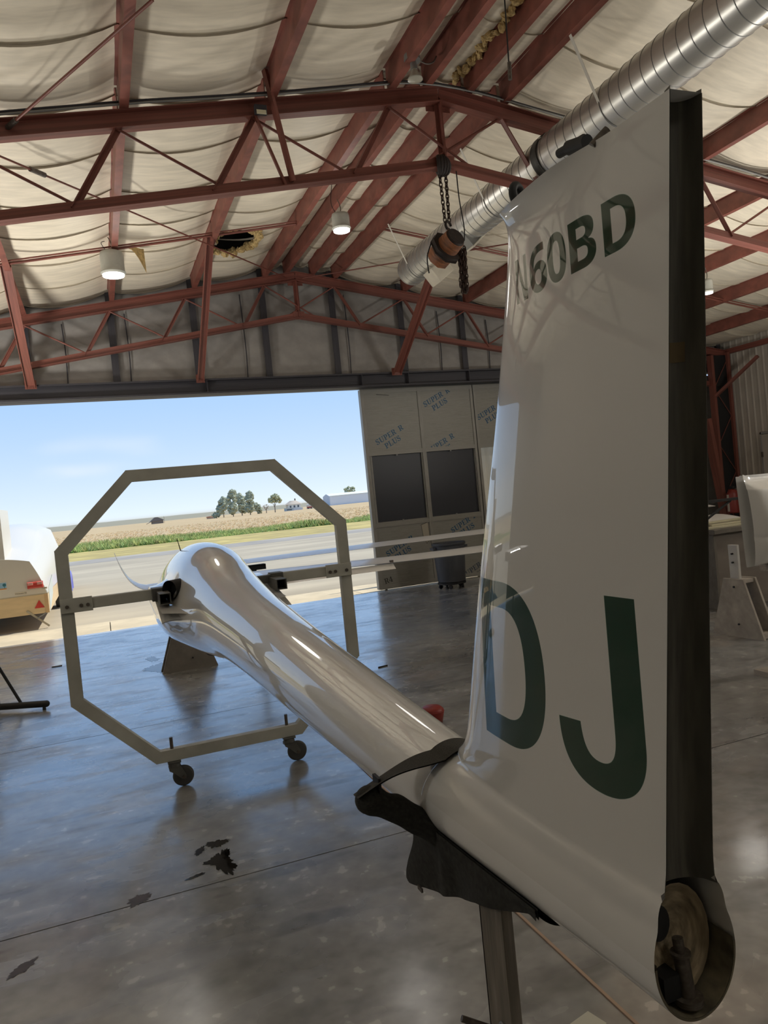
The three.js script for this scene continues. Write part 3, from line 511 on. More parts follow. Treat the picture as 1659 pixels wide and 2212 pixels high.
  { const p = onX(1130, 434, XC); part(fin, 'tailplane_ring', new THREE.TorusGeometry(0.013, 0.006, 10, 24).rotateY(0.5).translate(XC - 0.006, p.y + 0.010, p.z - 0.004), M.black); const a = onX(1208, 332, XC - 0.01), b = onX(1262, 300, XC - 0.01); part(fin, 'tailplane_bolt', mergeGeometries([rod(a, b, 0.006, 14), rod(a.clone().lerp(b, 0.4), b.clone().add(V(0, -0.006, 0.005)), 0.009, 14)]), M.black);
    const q = onX(1325, 240, XC - 0.02); part(fin, 'tailplane_pin', rod(V(XC - 0.03, FIN_TOP - 0.004, q.z - 0.03), V(XC - 0.014, FIN_TOP + 0.012, q.z - 0.02), 0.005, 10), M.steel); }
  // wing roots
  for (const s of [-1, 1]) {
    part(body, 'root_trailing_plate', mergeGeometries([0, -0.012].map((o) => sheet(16, 10, (u, v) => { const e = lerp(0.14, 0.345, u), z = lerp(-4.75, lerp(-3.92, -4.24, u ** 0.7), v); return [XC + s * e, 1.115 - 0.035 * v + o * (1 - v), z]; }))), M.gel);
    const root = part(body, 'wing_root_fairing', sheet(48, 16, (u, v) => {
      const a = u * 2 - 1, ch = Math.abs(a) ** 1.6, e = lerp(0.20, 0.355, v), fl = (1 - v) ** 2, zl = -5.28 - 0.08 * fl, zt = -4.33 + 0.16 * v * v + 0.25 * fl, th = 0.062 * naca(ch) * (1 + 1.1 * fl);
      return [XC + s * e, 1.085 + Math.sign(a) * th + 0.03 * naca(ch) - 0.05 * ch, lerp(zl, zt, ch)];
    }), M.gel);
    part(body, 'root_rib', sheet(24, 1, (u, v) => { const ch = u ** 1.6, th = 0.062 * naca(ch); return [XC + s * 0.354, 1.085 + (v * 2 - 1) * th + 0.03 * naca(ch) - 0.05 * ch, lerp(-5.28, -4.17, ch)]; }), M.gel);
    if (s < 0) part(body, 'spar_opening', mergeGeometries([new THREE.CylinderGeometry(0.055, 0.055, 0.09, 28, 1, true).rotateZ(Math.PI / 2), new THREE.CircleGeometry(0.055, 28).rotateY(Math.PI / 2).translate(-s * 0.02, 0, 0)]).rotateY(s * -0.7).translate(onZ(378, 1272, -4.5).x, onZ(378, 1272, -4.5).y, -4.5), M.black, 'dark round spar opening');
  }
  { const a = onZ(388, 1183, -5.3), b = onZ(382, 1163, -5.3); part(body, 'antenna', rod(a.clone().add(V(0.01, -0.05, 0)), b, 0.004, 6, 0.002), M.black); }
  part(body, 'belly_fin', mergeGeometries([beam(V(XC, 0.80, -4.25), V(XC, 0.785, -4.5), 0.02, 0.05)]), M.steel);
  const wheel = part(g, 'landing_wheel', new THREE.TorusGeometry(0.10, 0.05, 12, 32).rotateY(Math.PI / 2).translate(XC, 0.80, -5.1), M.rubber);
  part(wheel, 'hub', new THREE.CylinderGeometry(0.06, 0.06, 0.07, 20).rotateZ(Math.PI / 2).translate(XC, 0.80, -5.1), M.steel);
}
// ---------- turning ring on casters ----------
{
  const cy = 1.028, R0 = 0.863, k = 0.44, w = 0.066, zc = -4.62, d = 0.05;
  const r = thing('rotating_ring', 'grey octagonal steel ring on casters around the glider fuselage', 'stand', [XC, 0, zc]);
  const oct = (e) => { const q = R0 - e, s = k - e * (Math.SQRT2 - 1) * 1.0; return [[-s, q], [s, q], [q, s], [q, -s], [s, -q], [-s, -q], [-q, -s], [-q, s]]; };
  const O = oct(0), I = oct(w);
  for (let i = 0; i < 8; i++) {
    const j = (i + 1) % 8, s = new THREE.Shape([O[i], O[j], I[j], I[i]].map((p) => new THREE.Vector2(p[0], p[1] + cy)));
    part(r, 'ring_tube', new THREE.ExtrudeGeometry(s, { depth: d - 0.006, bevelEnabled: true, bevelSize: 0.002, bevelThickness: 0.003, bevelSegments: 1 }).translate(0, 0, -d / 2), M.frameGrey);
  }
  for (const s of [-1, 1]) {
    const x0 = s * (R0 - 0.03), x1 = s * 0.33, y = 1.155;
    const bar = part(r, 'cross_bar', bevelBox(Math.abs(x0 - x1), 0.062, 0.05, 0.004).translate((x0 + x1) / 2, y, 0.005), M.frameGrey);
    part(bar, 'clamp_plate', bevelBox(0.17, 0.082, 0.012, 0.003).translate(s * (R0 - 0.085), y, 0.036), M.frameGrey);
    for (const q of [0.035, 0.11, 0.145]) part(bar, 'bolt_head', new THREE.CylinderGeometry(0.011, 0.011, 0.008, 6).rotateX(Math.PI / 2).translate(s * (R0 - q), y - 0.005, 0.046), M.steel);
    const end = onZ(s < 0 ? 357 : 609, s < 0 ? 1294 : 1262, -4.36), ex = end.x - XC, ey = end.y;
    const sq = (o) => [[-o, -o], [o, -o], [o, o], [-o, o]].map((p) => new THREE.Vector2(...p)), sh = new THREE.Shape(sq(0.031)); sh.holes.push(new THREE.Path(sq(0.0265)));
    const br = part(r, 'bracket_tube', new THREE.ExtrudeGeometry(sh, { depth: 0.34, bevelEnabled: false }).translate(ex, ey, -0.08), M.bracket, 'dark open-ended square bracket tube');
    part(br, 'bracket_sleeve', bevelBox(0.075, 0.075, 0.10, 0.004).translate(ex + s * 0.02, y, 0.02), M.bracket);
    part(br, 'root_arm', bevelBox(0.16, 0.05, 0.05, 0.004).translate(ex - s * 0.09, ey + 0.02, 0.03), M.bracket);
    part(br, 'root_pin', rod(V(ex - s * 0.02, ey - 0.045, 0.02), V(ex - s * 0.15, ey - 0.035, 0.02), 0.009, 10), M.steel);
  }
  for (const px of [[399, 1697], [645, 1643]]) {
    const p = onY(...px), x = p.x - XC, c = part(r, 'caster', mergeGeometries([bevelBox(0.075, 0.012, 0.07, 0.003).translate(x - 0.045, 0.157, 0), new THREE.CylinderGeometry(0.033, 0.036, 0.022, 20).translate(x - 0.045, 0.14, 0), boxAt(x - 0.078, x - 0.012, 0.115, 0.13, -0.027, 0.027)]), M.bracket);
    for (const z of [-0.027, 0.027]) part(c, 'fork', new THREE.ExtrudeGeometry(new THREE.Shape([[x - 0.08, 0.128], [x - 0.01, 0.128], [x + 0.016, 0.07], [x + 0.012, 0.05], [x - 0.012, 0.052], [x - 0.05, 0.09], [x - 0.078, 0.11]].map((q) => new THREE.Vector2(...q))), { depth: 0.004, bevelEnabled: false }).translate(0, 0, z - 0.002), M.bracket);
    part(c, 'wheel', new THREE.LatheGeometry([[0.012, -0.02], [0.05, -0.02], [0.058, -0.014], [0.062, 0], [0.058, 0.014], [0.05, 0.02], [0.012, 0.02]].map((q) => new THREE.Vector2(...q)), 36).rotateX(Math.PI / 2).translate(x, 0.0622, 0), M.rubber);
    part(c, 'axle_nut', new THREE.CylinderGeometry(0.011, 0.011, 0.07, 6).rotateX(Math.PI / 2).translate(x, 0.0622, 0), M.steel);
    part(c, 'stem_bolt', rod(V(x - 0.05, 0.15, 0), V(x - 0.05, 0.30, 0), 0.010, 10), M.steel);
  }
}
// ---------- tail support ----------
{
  const p = thing('tail_post', 'worn steel angle post holding up the glider tail', 'post', [0.585, 0, -1.2]);
  part(p, 'angle_leg', mergeGeometries([boxAt(-0.004, 0, 0, 0.90, -0.043, 0.043), boxAt(-0.004, 0.06, 0, 0.90, -0.043, -0.039)]), std({ map: grain(0.50, 0.47, 0.43, 0.25, 8, 5, 1, 256, nD), roughness: 0.6 }));
  part(p, 'foot_plate', bevelBox(0.3, 0.3, 0.012, 0.003).rotateX(Math.PI / 2).translate(0, 0.006, 0), M.steel);
  part(p, 'peg', rod(V(-0.004, 0.62, 0.0), V(-0.07, 0.655, -0.02), 0.006, 8), M.steel);
  part(p, 'bolt', new THREE.TorusGeometry(0.010, 0.004, 8, 16).rotateY(Math.PI / 2).translate(-0.005, 0.632, 0.012), M.galvDull);
  part(p, 'saddle', mergeGeometries([boxAt(-0.01, 0.065, 0.892, 0.902, -0.20, 0.08)]), M.steel);
  // black carpet hung over the saddle
  const bottom = [[885, 1890], [893, 1903], [925, 1915], [960, 1935], [1000, 1945], [1035, 1948], [1070, 1962], [1100, 1970], [1138, 1976]].map((q) => onX(q[0], q[1], 0.55)), low = (z) => { for (let i = 0; i < bottom.length - 1; i++) if (z <= bottom[i + 1].z) return lerp(bottom[i].y, bottom[i + 1].y, clamp((z - bottom[i].z) / (bottom[i + 1].z - bottom[i].z))); return bottom[bottom.length - 1].y; };
  const z0 = -1.44, z1 = -0.985, cloth = (side, off) => sheet(70, 26, (u, v) => {
    const z = lerp(z0 - 0.07 * smooth(0.3, 1, v) * (1 - u) ** 3, z1, u), [yc, hw, , hb] = section(-z), a = Math.PI + 0.28 * (1 - 0), top = [XC + side * hw * Math.cos(0.75), yc - hb * Math.sin(0.75)], yb = side < 0 ? low(z) : low(z) + 0.03;
    const fold = 0.012 * Math.sin(u * 11 + 0.8) * smooth(0.15, 0.8, v) * (1 - u * 0.6) + 0.010 * Math.exp(-(((u - 0.3) / 0.05) ** 2)) * smooth(0.1, 0.6, v);
    const x = lerp(top[0] + side * 0.006, XC + side * 0.058, smooth(0, 1, v)) + side * (fold + off), y = lerp(top[1] + 0.004, yb, v);
    return [x, y, z, z * 4, y * 4];
  });
  const c = thing('carpet_pad', 'black carpet pad draped over the saddle under the tail boom', 'pad', [0, 0, 0]);
  for (const s of [-1, 1]) part(c, 'carpet_side', mergeGeometries([cloth(s, 0), cloth(s, 0.005)]), M.blackSoft);
  part(c, 'carpet_top', mergeGeometries([0, 0.006].map((o) => sheet(20, 20, (u, v) => { const z = lerp(z0, z1, v), a = Math.PI * lerp(1.24, 1.76, u), p0 = bodyPoint(-z, a, 0.003 + o); return [p0[0], p0[1], z]; }))), M.blackSoft);
  const arm = (t) => [V(0.428, 1.022, -1.365), V(0.455, 1.008, -1.365), V(0.495, 0.982, -1.36), V(0.535, 0.950, -1.35), V(0.59, 0.91, -1.34)];
  const roll = tube(arm(), 0.026, 60, 20), pos = roll.attributes.position; for (let i = 0; i < pos.count; i++) { const k = 1 + 0.05 * Math.sin(pos.getX(i) * 130) + 0.05 * (nB(pos.getX(i) * 40 + 50, pos.getY(i) * 40, 256) - 0.5); pos.setXYZ(i, pos.getX(i), 0.97 + (pos.getY(i) - 0.97) * k, -1.35 + (pos.getZ(i) + 1.35) * k); } roll.computeVertexNormals();
  part(c, 'padded_arm', mergeGeometries([roll, new THREE.SphereGeometry(0.027, 20, 14).translate(0.428, 1.022, -1.365)].map((q) => q.index ? q.toNonIndexed() : q)), M.blackSoft, 'rolled black padding on the cradle arm');
  part(c, 'metal_clip', bevelBox(0.004, 0.008, 0.022, 0.001).translate(0.536, low(-1.42) - 0.002, -1.42), M.steel);
  // webbing strap over the boom
  const s = thing('webbing_strap', 'frayed grey webbing strap tied over the boom in front of the fin', 'strap');
  const path = []; for (let i = 0; i <= 40; i++) { const t = i / 40; const a1 = 2.1, q1 = bodyPoint(1.335, a1, 0.005); if (t < 0.4) { const k = t / 0.4; path.push(V(lerp(0.405, q1[0], k), lerp(1.030, q1[1], k) + 0.010 * Math.sin(Math.PI * k), lerp(-1.37, -1.335, k))); } else { const a = lerp(a1, -0.6, (t - 0.4) / 0.6), q = bodyPoint(1.335, a, 0.005); path.push(V(q[0], q[1], q[2])); } }
  const curve = new THREE.CatmullRomCurve3(path), strapHalf = 0.034;
  const band = (o) => sheet(120, 3, (u, v) => { const p0 = curve.getPoint(u), tw = 1 - smooth(0.1, 0.36, u), t = curve.getTangent(u), n = V(-t.y, t.x, 0).normalize(), ax = V(0, 0, 1).addScaledVector(n, 0.25 * tw).normalize(); p0.addScaledVector(ax, (v * 2 - 1) * strapHalf * (1 - 0.2 * tw)).addScaledVector(n, o); return [p0.x, p0.y, p0.z, u * 10, v]; });
  part(s, 'webbing', mergeGeometries([band(0), band(0.0025)]), std({ map: grain(0.235, 0.225, 0.20, 0.3, 32, 4, 1, 256, nC), roughness: 0.95 }));
  part(s, 'buckle', bevelBox(0.006, 0.03, 0.035, 0.002).translate(0.447, 1.050, -1.362), M.black);
}

// ---------- wings laid on trestles ----------
function airfoilSpan(stations, n = 36) {   // stations: [x, y, z of leading edge, chord, thickness, droop]
  return sheet(n, stations.length - 1, (u, v) => {
    const [x, y, zl, c, t, dr = 0] = stations[Math.round(v * (stations.length - 1))], a = u * 2 - 1, ch = Math.abs(a) ** 1.7; return [x, y + Math.sign(a) * t / 2 * naca(ch) * (a > 0 ? 1.1 : 0.8) - dr * ch * ch, zl + c * ch];
  });
}
function fullTrestle(name, label, x, z, turn, mat, boardMat, h = 0.53, top = 0.84, group) {
  const t = thing(name, label, 'trestle', [x, 0, z]); t.rotation.y = turn;
  const s = new THREE.Shape([[-0.28, 0], [0.28, 0], [0.105, h], [-0.105, h]].map((p) => new THREE.Vector2(...p)));
  for (const d of [-0.085, 0.065]) part(t, 'side_panel', new THREE.ExtrudeGeometry(s, { depth: 0.02, bevelEnabled: true, bevelSize: 0.003, bevelThickness: 0.003, bevelSegments: 1 }).translate(0, 0, d), mat);
  part(t, 'base_board', bevelBox(0.5, 0.05, 0.13, 0.005).translate(0, 0.03, 0), mat); part(t, 'cap_board', bevelBox(0.2, 0.03, 0.13, 0.004).translate(0, h - 0.02, 0), mat);
  const b = part(t, 'upright_board', bevelBox(0.10, top - h + 0.35, 0.03, 0.004).translate(0, (top + h - 0.35) / 2, 0.045), boardMat);
  for (const y of [top - 0.08, top - 0.16]) part(b, 'bolt', rod(V(0, y, 0.055), V(0, y, 0.08), 0.008, 6), M.black);
  for (const [px, y] of [[0.01, h - 0.07], [0.03, 0.12]]) part(t, 'bolt', rod(V(px, y, 0.08), V(px, y, 0.10), 0.009, 6), M.black);
  return t;
}
{
  const w1 = thing('glider_wing', 'slim white glider wing lying behind the winglet wing on trestles', 'wing');
  part(w1, 'wing_skin', airfoilSpan(Array.from({ length: 30 }, (_, i) => { const t = i / 29; return [lerp(1.25, 8.2, t), 0.985 + 0.01 * Math.sin(t * 3), -8.95, lerp(0.42, 0.62, t), lerp(0.05, 0.085, t)]; })), M.whitePaint);
  const w2 = thing('glider_wing', 'white glider wing with an upturned winglet and drooped aileron', 'wing'), st = [];
  const tip = onZ(247, 1196, -8.1), bend = onZ(283, 1268, -8.1);
  for (let i = 0; i <= 14; i++) { const t = i / 14, k = (1 - t) ** 1.5; st.push([lerp(bend.x + 0.05, tip.x, t ** 0.8) + 0.10 * (1 - t) ** 4, lerp(0.89, tip.y, t ** 1.25), -8.25 + 0.10 * t, lerp(0.36, 0.14, t), lerp(0.06, 0.024, t)]); }
  st.reverse(); for (let i = 1; i <= 30; i++) { const t = i / 30; st.push([lerp(bend.x + 0.2, 8.0, t), lerp(0.89, 0.83, smooth(0, 0.5, t)), -8.3, lerp(0.38, 0.66, t), lerp(0.06, 0.11, t)]); }
  part(w2, 'wing_skin', airfoilSpan(st), M.whitePaint);
  const f1 = onZ(850, 1222, -7.85); part(w2, 'aileron', sheet(12, 2, (u, v) => { const x = lerp(1.4, f1.x, u); return [x, lerp(0.835, 0.775, v), lerp(-7.86, -7.78, v)]; }), M.whitePaint);
  part(w2, 'aileron_horn', bevelBox(0.04, 0.03, 0.03, 0.003).translate(f1.x - 0.02, f1.y + 0.05, -7.85), M.steel);
  const blk = std({ map: grain(0.48, 0.46, 0.43, 0.15, 10, 5), roughness: 0.85 });
  fullTrestle('wing_trestle', 'dark trapezoid trestle standing under the glider nose and winglet wing', 0.73, -8.1, 0.03, blk, blk, 0.53, 0.80);
  const t2 = fullTrestle('wing_trestle', 'dark trapezoid trestle under the inner end of the two wings', 6.4, -8.1, 0, blk, blk, 0.53, 0.74);
  const c = thing('wing_cradle', 'dark padded cradle arm carrying the rear wing beside the fuselage', 'cradle', [1.62, 0, -8.75]); part(c, 'arm', bevelBox(0.28, 0.06, 0.12, 0.01).translate(0, 0.912, 0), M.black); part(c, 'post', boxAt(-0.03, 0.03, 0, 0.89, -0.03, 0.03), M.black); part(c, 'foot', bevelBox(0.4, 0.03, 0.4, 0.005).translate(0, 0.015, 0), M.black);
  const c2 = thing('wing_cradle', 'dark padded cradle arm carrying the rear wing near the corner', 'cradle', [7.2, 0, -8.75]); part(c2, 'arm', bevelBox(0.28, 0.06, 0.12, 0.01).translate(0, 0.895, 0), M.black); part(c2, 'post', boxAt(-0.03, 0.03, 0, 0.87, -0.03, 0.03), M.black); part(c2, 'foot', bevelBox(0.4, 0.03, 0.4, 0.005).translate(0, 0.015, 0), M.black);
}
// ---------- sliding door leaves at the right of the opening ----------
{
  const zd = -11.95, ink = '#16496b';
  const print = (c, x, y, s, lines, rot = -0.44, col = ink) => { c.save(); c.translate(x, y); c.rotate(rot); c.fillStyle = col; c.font = `bold ${s}px serif`; c.textAlign = 'left'; lines.forEach((l, i) => c.fillText(l[0], l[1] * s, i * s * 1.05)); c.restore(); };
  const foilBoard = (x0, x1, y0, y1, prints, extra) => {
    const t = canvasTexture(512, 512, (c) => {
      c.fillStyle = '#8a8880'; c.fillRect(0, 0, 512, 512); const r = mulberry(Math.round(x0 * 100 + y0 * 10));
      for (let i = 0; i < 900; i++) { c.fillStyle = `rgba(${r() > 0.5 ? '190,186,172' : '60,58,52'},${0.05 + 0.06 * r()})`; c.fillRect(r() * 512, r() * 512, 10 + 90 * r(), 1 + 3 * r()); }
      for (const [px, py, lines, rot, col] of prints) { const q = onZ(px, py, zd + 0.06), s = 512 / (x1 - x0); print(c, (q.x - x0) * s, (y1 - q.y) / (y1 - y0) * 512, 0.125 * s, lines, rot, col); }
      if (extra) extra(c);
    });
    return std({ map: t, roughness: 0.42, metalness: 0.12 });
  };
  const SR = [['SUPER  R', 0], ['PLUS', 0.9]], torn = (c) => { c.fillStyle = '#a9a190'; c.beginPath(); c.moveTo(430, 20); c.lineTo(500, 0); c.lineTo(505, 150); c.lineTo(470, 190); c.lineTo(440, 120); c.closePath(); c.fill(); c.strokeStyle = '#3b3932'; c.lineWidth = 4; c.stroke(); };
  const leaf = (name, xs, boards, openings) => {
    const d = struct(name), x0 = xs[0], x1 = xs[xs.length - 1];
    for (const [a, b, y0, y1, prints, extra] of boards) part(d, 'insulation_board', metreUV(boxAt(a + 0.03, b - 0.03, y0, y1, zd + 0.03, zd + 0.055), (x, y) => [(x - a - 0.03) / (b - a - 0.06), (y - y0) / (y1 - y0)]), foilBoard(a + 0.03, b - 0.03, y0, y1, prints, extra), 'silver insulation board printed in blue');
    for (const x of xs) part(d, 'door_stud', mergeGeometries([boxAt(x - 0.032, x + 0.032, 0.02, 3.40, zd - 0.03, zd + 0.07)]), M.foil);
    for (const y of [0.05, 1.10, 2.315, 3.37]) if (!openings || y > 2) part(d, 'door_rail', boxAt(x0, x1, y - 0.035, y + 0.035, zd - 0.03, zd + 0.068), M.foil);
    if (!openings) part(d, 'outer_skin', boxAt(x0, x1, 0.02, 1.1, zd - 0.05, zd - 0.035), M.corrugated), part(d, 'outer_skin', boxAt(x0, x1, 2.3, 3.4, zd - 0.05, zd - 0.035), M.corrugated);
    else part(d, 'outer_skin', boxAt(x0, x1, 2.3, 3.4, zd - 0.05, zd - 0.035), M.corrugated);
    return d;
  };
  const d1 = leaf('door_2', [4.31, 5.35, 6.37], [
    [4.31, 5.35, 2.34, 3.34, [[815, 962, SR]], (c) => { c.strokeStyle = '#35332e'; c.lineWidth = 5; c.beginPath(); c.moveTo(120, 14); c.lineTo(240, 26); c.stroke(); }],
    [5.35, 6.37, 2.34, 3.34, [[918, 880, SR], [928, 980, SR]]],
    [4.31, 5.35, 0.08, 1.07, [[838, 1203, SR], [832, 1262, [['R4', 0]], -0.2, '#3b3932']], torn], [5.35, 6.37, 0.08, 1.07, [[978, 1152, SR], [1002, 1250, SR, -0.44, '#3c4656']]],
  ]);
  for (const [x0, x1] of [[4.385, 5.30], [5.40, 6.325]]) {
    const w = part(d1, 'window', boxAt(x0, x1, 1.15, 2.28, zd + 0.0, zd + 0.01), phys({ color: new THREE.Color().setRGB(0.018, 0.02, 0.028), roughness: 0.35 }), 'dark screened window');
    part(w, 'window_frame', mergeGeometries([boxAt(x0 - 0.03, x0, 1.12, 2.31, zd, zd + 0.05), boxAt(x1, x1 + 0.03, 1.12, 2.31, zd, zd + 0.05), boxAt(x0, x1, 2.28, 2.31, zd, zd + 0.05), boxAt(x0, x1, 1.12, 1.15, zd, zd + 0.05)]), M.foil);
    for (const y of [1.14, 2.285]) part(w, 'window_clip', bevelBox(0.03, 0.05, 0.012, 0.003).translate((x0 + x1) / 2, y, zd + 0.055), M.galvDull);
  }
  for (const x of [4.42, 6.2]) part(d1, 'floor_roller', new THREE.CylinderGeometry(0.035, 0.035, 0.03, 16).rotateZ(Math.PI / 2).translate(x, 0.03, zd + 0.02), M.steel);
  leaf('door_3', [6.42, 7.45, 8.5], [[6.42, 7.45, 2.34, 3.34, [[1034, 908, SR]]], [7.45, 8.5, 2.34, 3.34, []]], true);
  const low = scene.children.find((o) => o.name === 'door_3'); part(low, 'insulation_board', boxAt(6.45, 8.47, 0.05, 1.07, zd + 0.03, zd + 0.055), M.foil); part(low, 'door_rail', boxAt(6.42, 8.5, 1.065, 1.135, zd - 0.03, zd + 0.068), M.foil);
  // leaves further along, behind the fin, and the next white leaf parked outside
  const d4 = struct('door_4'); part(d4, 'insulation_board', boxAt(8.56, 11.95, 0.05, 3.38, zd, zd + 0.05), M.foil);
  const out = struct('door_5'); const rib = sheet(96, 1, (u, v) => [6.0 + u * 4, 0.1 + v * 3.2, -12.75 + (Math.floor(u * 96) % 4 < 2 ? 0 : 0.03)]).toNonIndexed(); rib.computeVertexNormals(); part(out, 'ribbed_sheet', rib, std({ color: hex('#efeadb'), roughness: 0.6 })); part(out, 'door_rail', boxAt(6, 10, 0.02, 0.12, -12.78, -12.70), M.foil);
  // left end of the opening, out of the picture
  const d6 = struct('door_6'); part(d6, 'door_leaf', boxAt(XL, -3.9, 0.03, 3.4, zd, zd + 0.06), M.foil);
}
// ---------- bin ----------
{
  const p = onZ(977, 1262, -11.05), b = thing('waste_bin', 'dark grey round waste bin on a wheeled dolly by the door', 'bin', [p.x, 0, -11.05]);
  const plastic = std({ map: grain(0.27, 0.28, 0.30, 0.14, 8, 5), roughness: 0.55 });
  part(b, 'barrel', new THREE.LatheGeometry([[0.0, 0.10], [0.215, 0.10], [0.225, 0.12], [0.262, 0.70], [0.275, 0.70], [0.28, 0.735], [0.268, 0.74], [0.262, 0.72], [0.215, 0.14]].map((q) => new THREE.Vector2(...q)), 40), plastic);
  for (const s of [-1, 1]) part(b, 'handle', bevelBox(0.05, 0.04, 0.13, 0.008).translate(s * 0.285, 0.66, 0), plastic);
  part(b, 'dolly', new THREE.CylinderGeometry(0.23, 0.23, 0.03, 32).translate(0, 0.085, 0), M.black);
  for (let i = 0; i < 5; i++) { const a = i / 5 * 6.283 + 0.9, c = part(b, 'caster_wheel', new THREE.CylinderGeometry(0.034, 0.034, 0.024, 16).rotateX(Math.PI / 2).rotateY(a).translate(Math.cos(a) * 0.19, 0.034, Math.sin(a) * 0.19), M.black); }
}
// ---------- right-hand side beyond the fin ----------
{
  const col = thing('frame_column', 'rust-red lattice corner column with a knee brace at the right eave', 'column', [11.72, 0, -11.45]);
  part(col, 'flange', boxAt(0.12, 0.18, 0, 3.75, -0.06, 0.06), M.primer); part(col, 'flange', boxAt(-0.30, -0.24, 0, 3.70, -0.06, 0.06), M.primer);
  part(col, 'web', boxAt(-0.24, 0.12, 0, 3.7, -0.005, 0.005), M.black);
  for (let i = 0; i < 6; i++) part(col, 'lacing', beam(V(i % 2 ? -0.25 : 0.13, 0.3 + i * 0.55, 0.02), V(i % 2 ? 0.13 : -0.25, 0.85 + i * 0.55, 0.02), 0.012, 0.012), M.primer);
  part(col, 'knee_brace', beam(V(-0.25, 2.9, 0.05), V(-0.02, 3.5, 0.9), 0.07, 0.05), M.primer);
  const br = thing('diagonal_brace', 'red diagonal brace leaning against the right corner column', 'brace'); part(br, 'brace_bar', beam(onZ(1526, 905, -11.25), onZ(1574, 1130, -11.25).setY(0.02), 0.17, 0.08), M.primer); part(br, 'foot', boxAt(11.3, 11.62, 0, 0.03, -11.35, -11.15), M.primer);
  const eave = struct('trim_1', beam(V(11.93, roofBottom(11.93) - 0.02, ZB), V(11.93, roofBottom(11.93) - 0.02, -11.6), 0.05, 0.10), M.primer);
  const e = thing('fire_extinguisher', 'red fire extinguisher on the corner column', 'extinguisher', onZ(1586, 1106, -10.95).toArray());
  part(e, 'cylinder', new THREE.LatheGeometry([[0, 0], [0.11, 0], [0.12, 0.03], [0.12, 0.36], [0.07, 0.44], [0.03, 0.46], [0, 0.46]].map((q) => new THREE.Vector2(...q)), 24).translate(0, -0.02, 0), std({ color: hex('#7e2a20'), roughness: 0.4 }));
  part(e, 'valve', bevelBox(0.06, 0.05, 0.12, 0.006).translate(0, 0.47, 0), M.black); part(e, 'tag', boxAt(-0.13, -0.09, 0.02, 0.34, -0.02, 0.02), std({ color: hex('#b7b2a4') }));
  part(e, 'wall_hook', beam(V(0, 0.40, 0), V(0.45, 0.44, -0.3), 0.03, 0.03), M.steel);
  // white fuselage part standing beyond the fin
  const q = onZ(1606, 1029, -3.97), s = thing('canopy_fairing', 'glossy white curved fairing panel on a stand beside the trestle', 'fairing', [q.x, 0, -3.97]);
  const prof = table([[0, 0.845, -0.06], [0.12, 0.88, 0.02], [0.32, 1.02, 0.075], [0.36, 1.055, 0.062], [0.40, 1.075, 0.078], [0.62, 1.22, 0.085], [0.85, 1.385, 0.055], [0.90, 1.40, 0.035], [0.97, 1.455, -0.02], [1, 1.487, -0.03]]);
  part(s, 'panel_skin', sheet(24, 40, (u, v) => { const [y, z] = prof(v); const e0 = 0.03 * (1 - v) + 0.012 * Math.sin(v * 3.1); return [e0 + u * 0.95, y - 0.012 * Math.exp(-u * 20) * (v > 0.9 ? -1 : 0) , z * (0.25 + 0.75 * smooth(0, 0.06, u))]; }), M.gel);
  part(s, 'panel_back', sheet(4, 20, (u, v) => { const [y] = prof(v); const e0 = 0.03 * (1 - v); return [e0 + u * 0.95, y, -0.07]; }), M.whitePaint);
  part(s, 'top_lip', beam(V(0, 1.487, -0.03), V(0.95, 1.475, -0.03), 0.012, 0.012), M.whitePaint);
  part(s, 'stand', mergeGeometries([boxAt(0.45, 0.51, 0, 0.87, -0.10, -0.04), boxAt(0.2, 0.76, 0.80, 0.86, -0.12, -0.02), boxAt(0.25, 0.71, 0, 0.04, -0.3, 0.2)]), M.cement);
  fullTrestle('wing_trestle', 'pale painted trapezoid trestle with a bolted upright board beside the bench', 5.40, -5.28, Math.PI / 2 * -1 + 0.05, M.cement, std({ color: hex('#b9b7b2'), roughness: 0.7 }), 0.53, 0.84);
  const bench = thing('work_bench', 'dark work bench with a grey panelled front behind the pale trestle', 'bench', [7.4, 0, -6.6]);
  part(bench, 'top', bevelBox(2.6, 0.05, 0.7, 0.006).translate(0, 0.86, 0), M.stoneDark); part(bench, 'front_panel', boxAt(-1.25, 1.25, 0.02, 0.84, 0.28, 0.31), std({ map: grain(0.40, 0.37, 0.34, 0.18, 6, 5, 1, 256, nB), roughness: 0.8 })); part(bench, 'end_panel', boxAt(-1.28, -1.25, 0.02, 0.84, -0.3, 0.31), M.stoneDark);
  for (const [y, x0, dz, i] of [[0.885, -1.32, 0.22, 0], [0.905, -1.15, 0.12, 1], [0.93, -1.30, 0.02, 2]]) solid('timber_board', ['pale board lying on the bench, lowest of three', 'pale board lying on the bench, middle of three', 'pale board lying on the bench, topmost of three'][i], 'board', bevelBox(1.9, 0.02, 0.10, 0.003).rotateY(0.03 * (i - 1)).translate(7.4 + x0 + 0.95, y + 0.012 * 0 + 0.01, -6.6 + dz), std({ map: grain(0.68, 0.66, 0.56, 0.08, 4, 4, 8), roughness: 0.6 }));
  const sh = thing('steel_bracket', 'dark steel bracket frame standing on the bench', 'bracket', [6.42, 0.886, -6.75]); part(sh, 'upright', boxAt(-0.03, 0.03, 0, 0.28, -0.03, 0.03), M.black); part(sh, 'arm', boxAt(-0.05, 0.55, 0.26, 0.29, -0.03, 0.03), M.black); part(sh, 'gusset', beam(V(0.02, 0.05, 0), V(0.45, 0.26, 0), 0.02, 0.02), M.black);
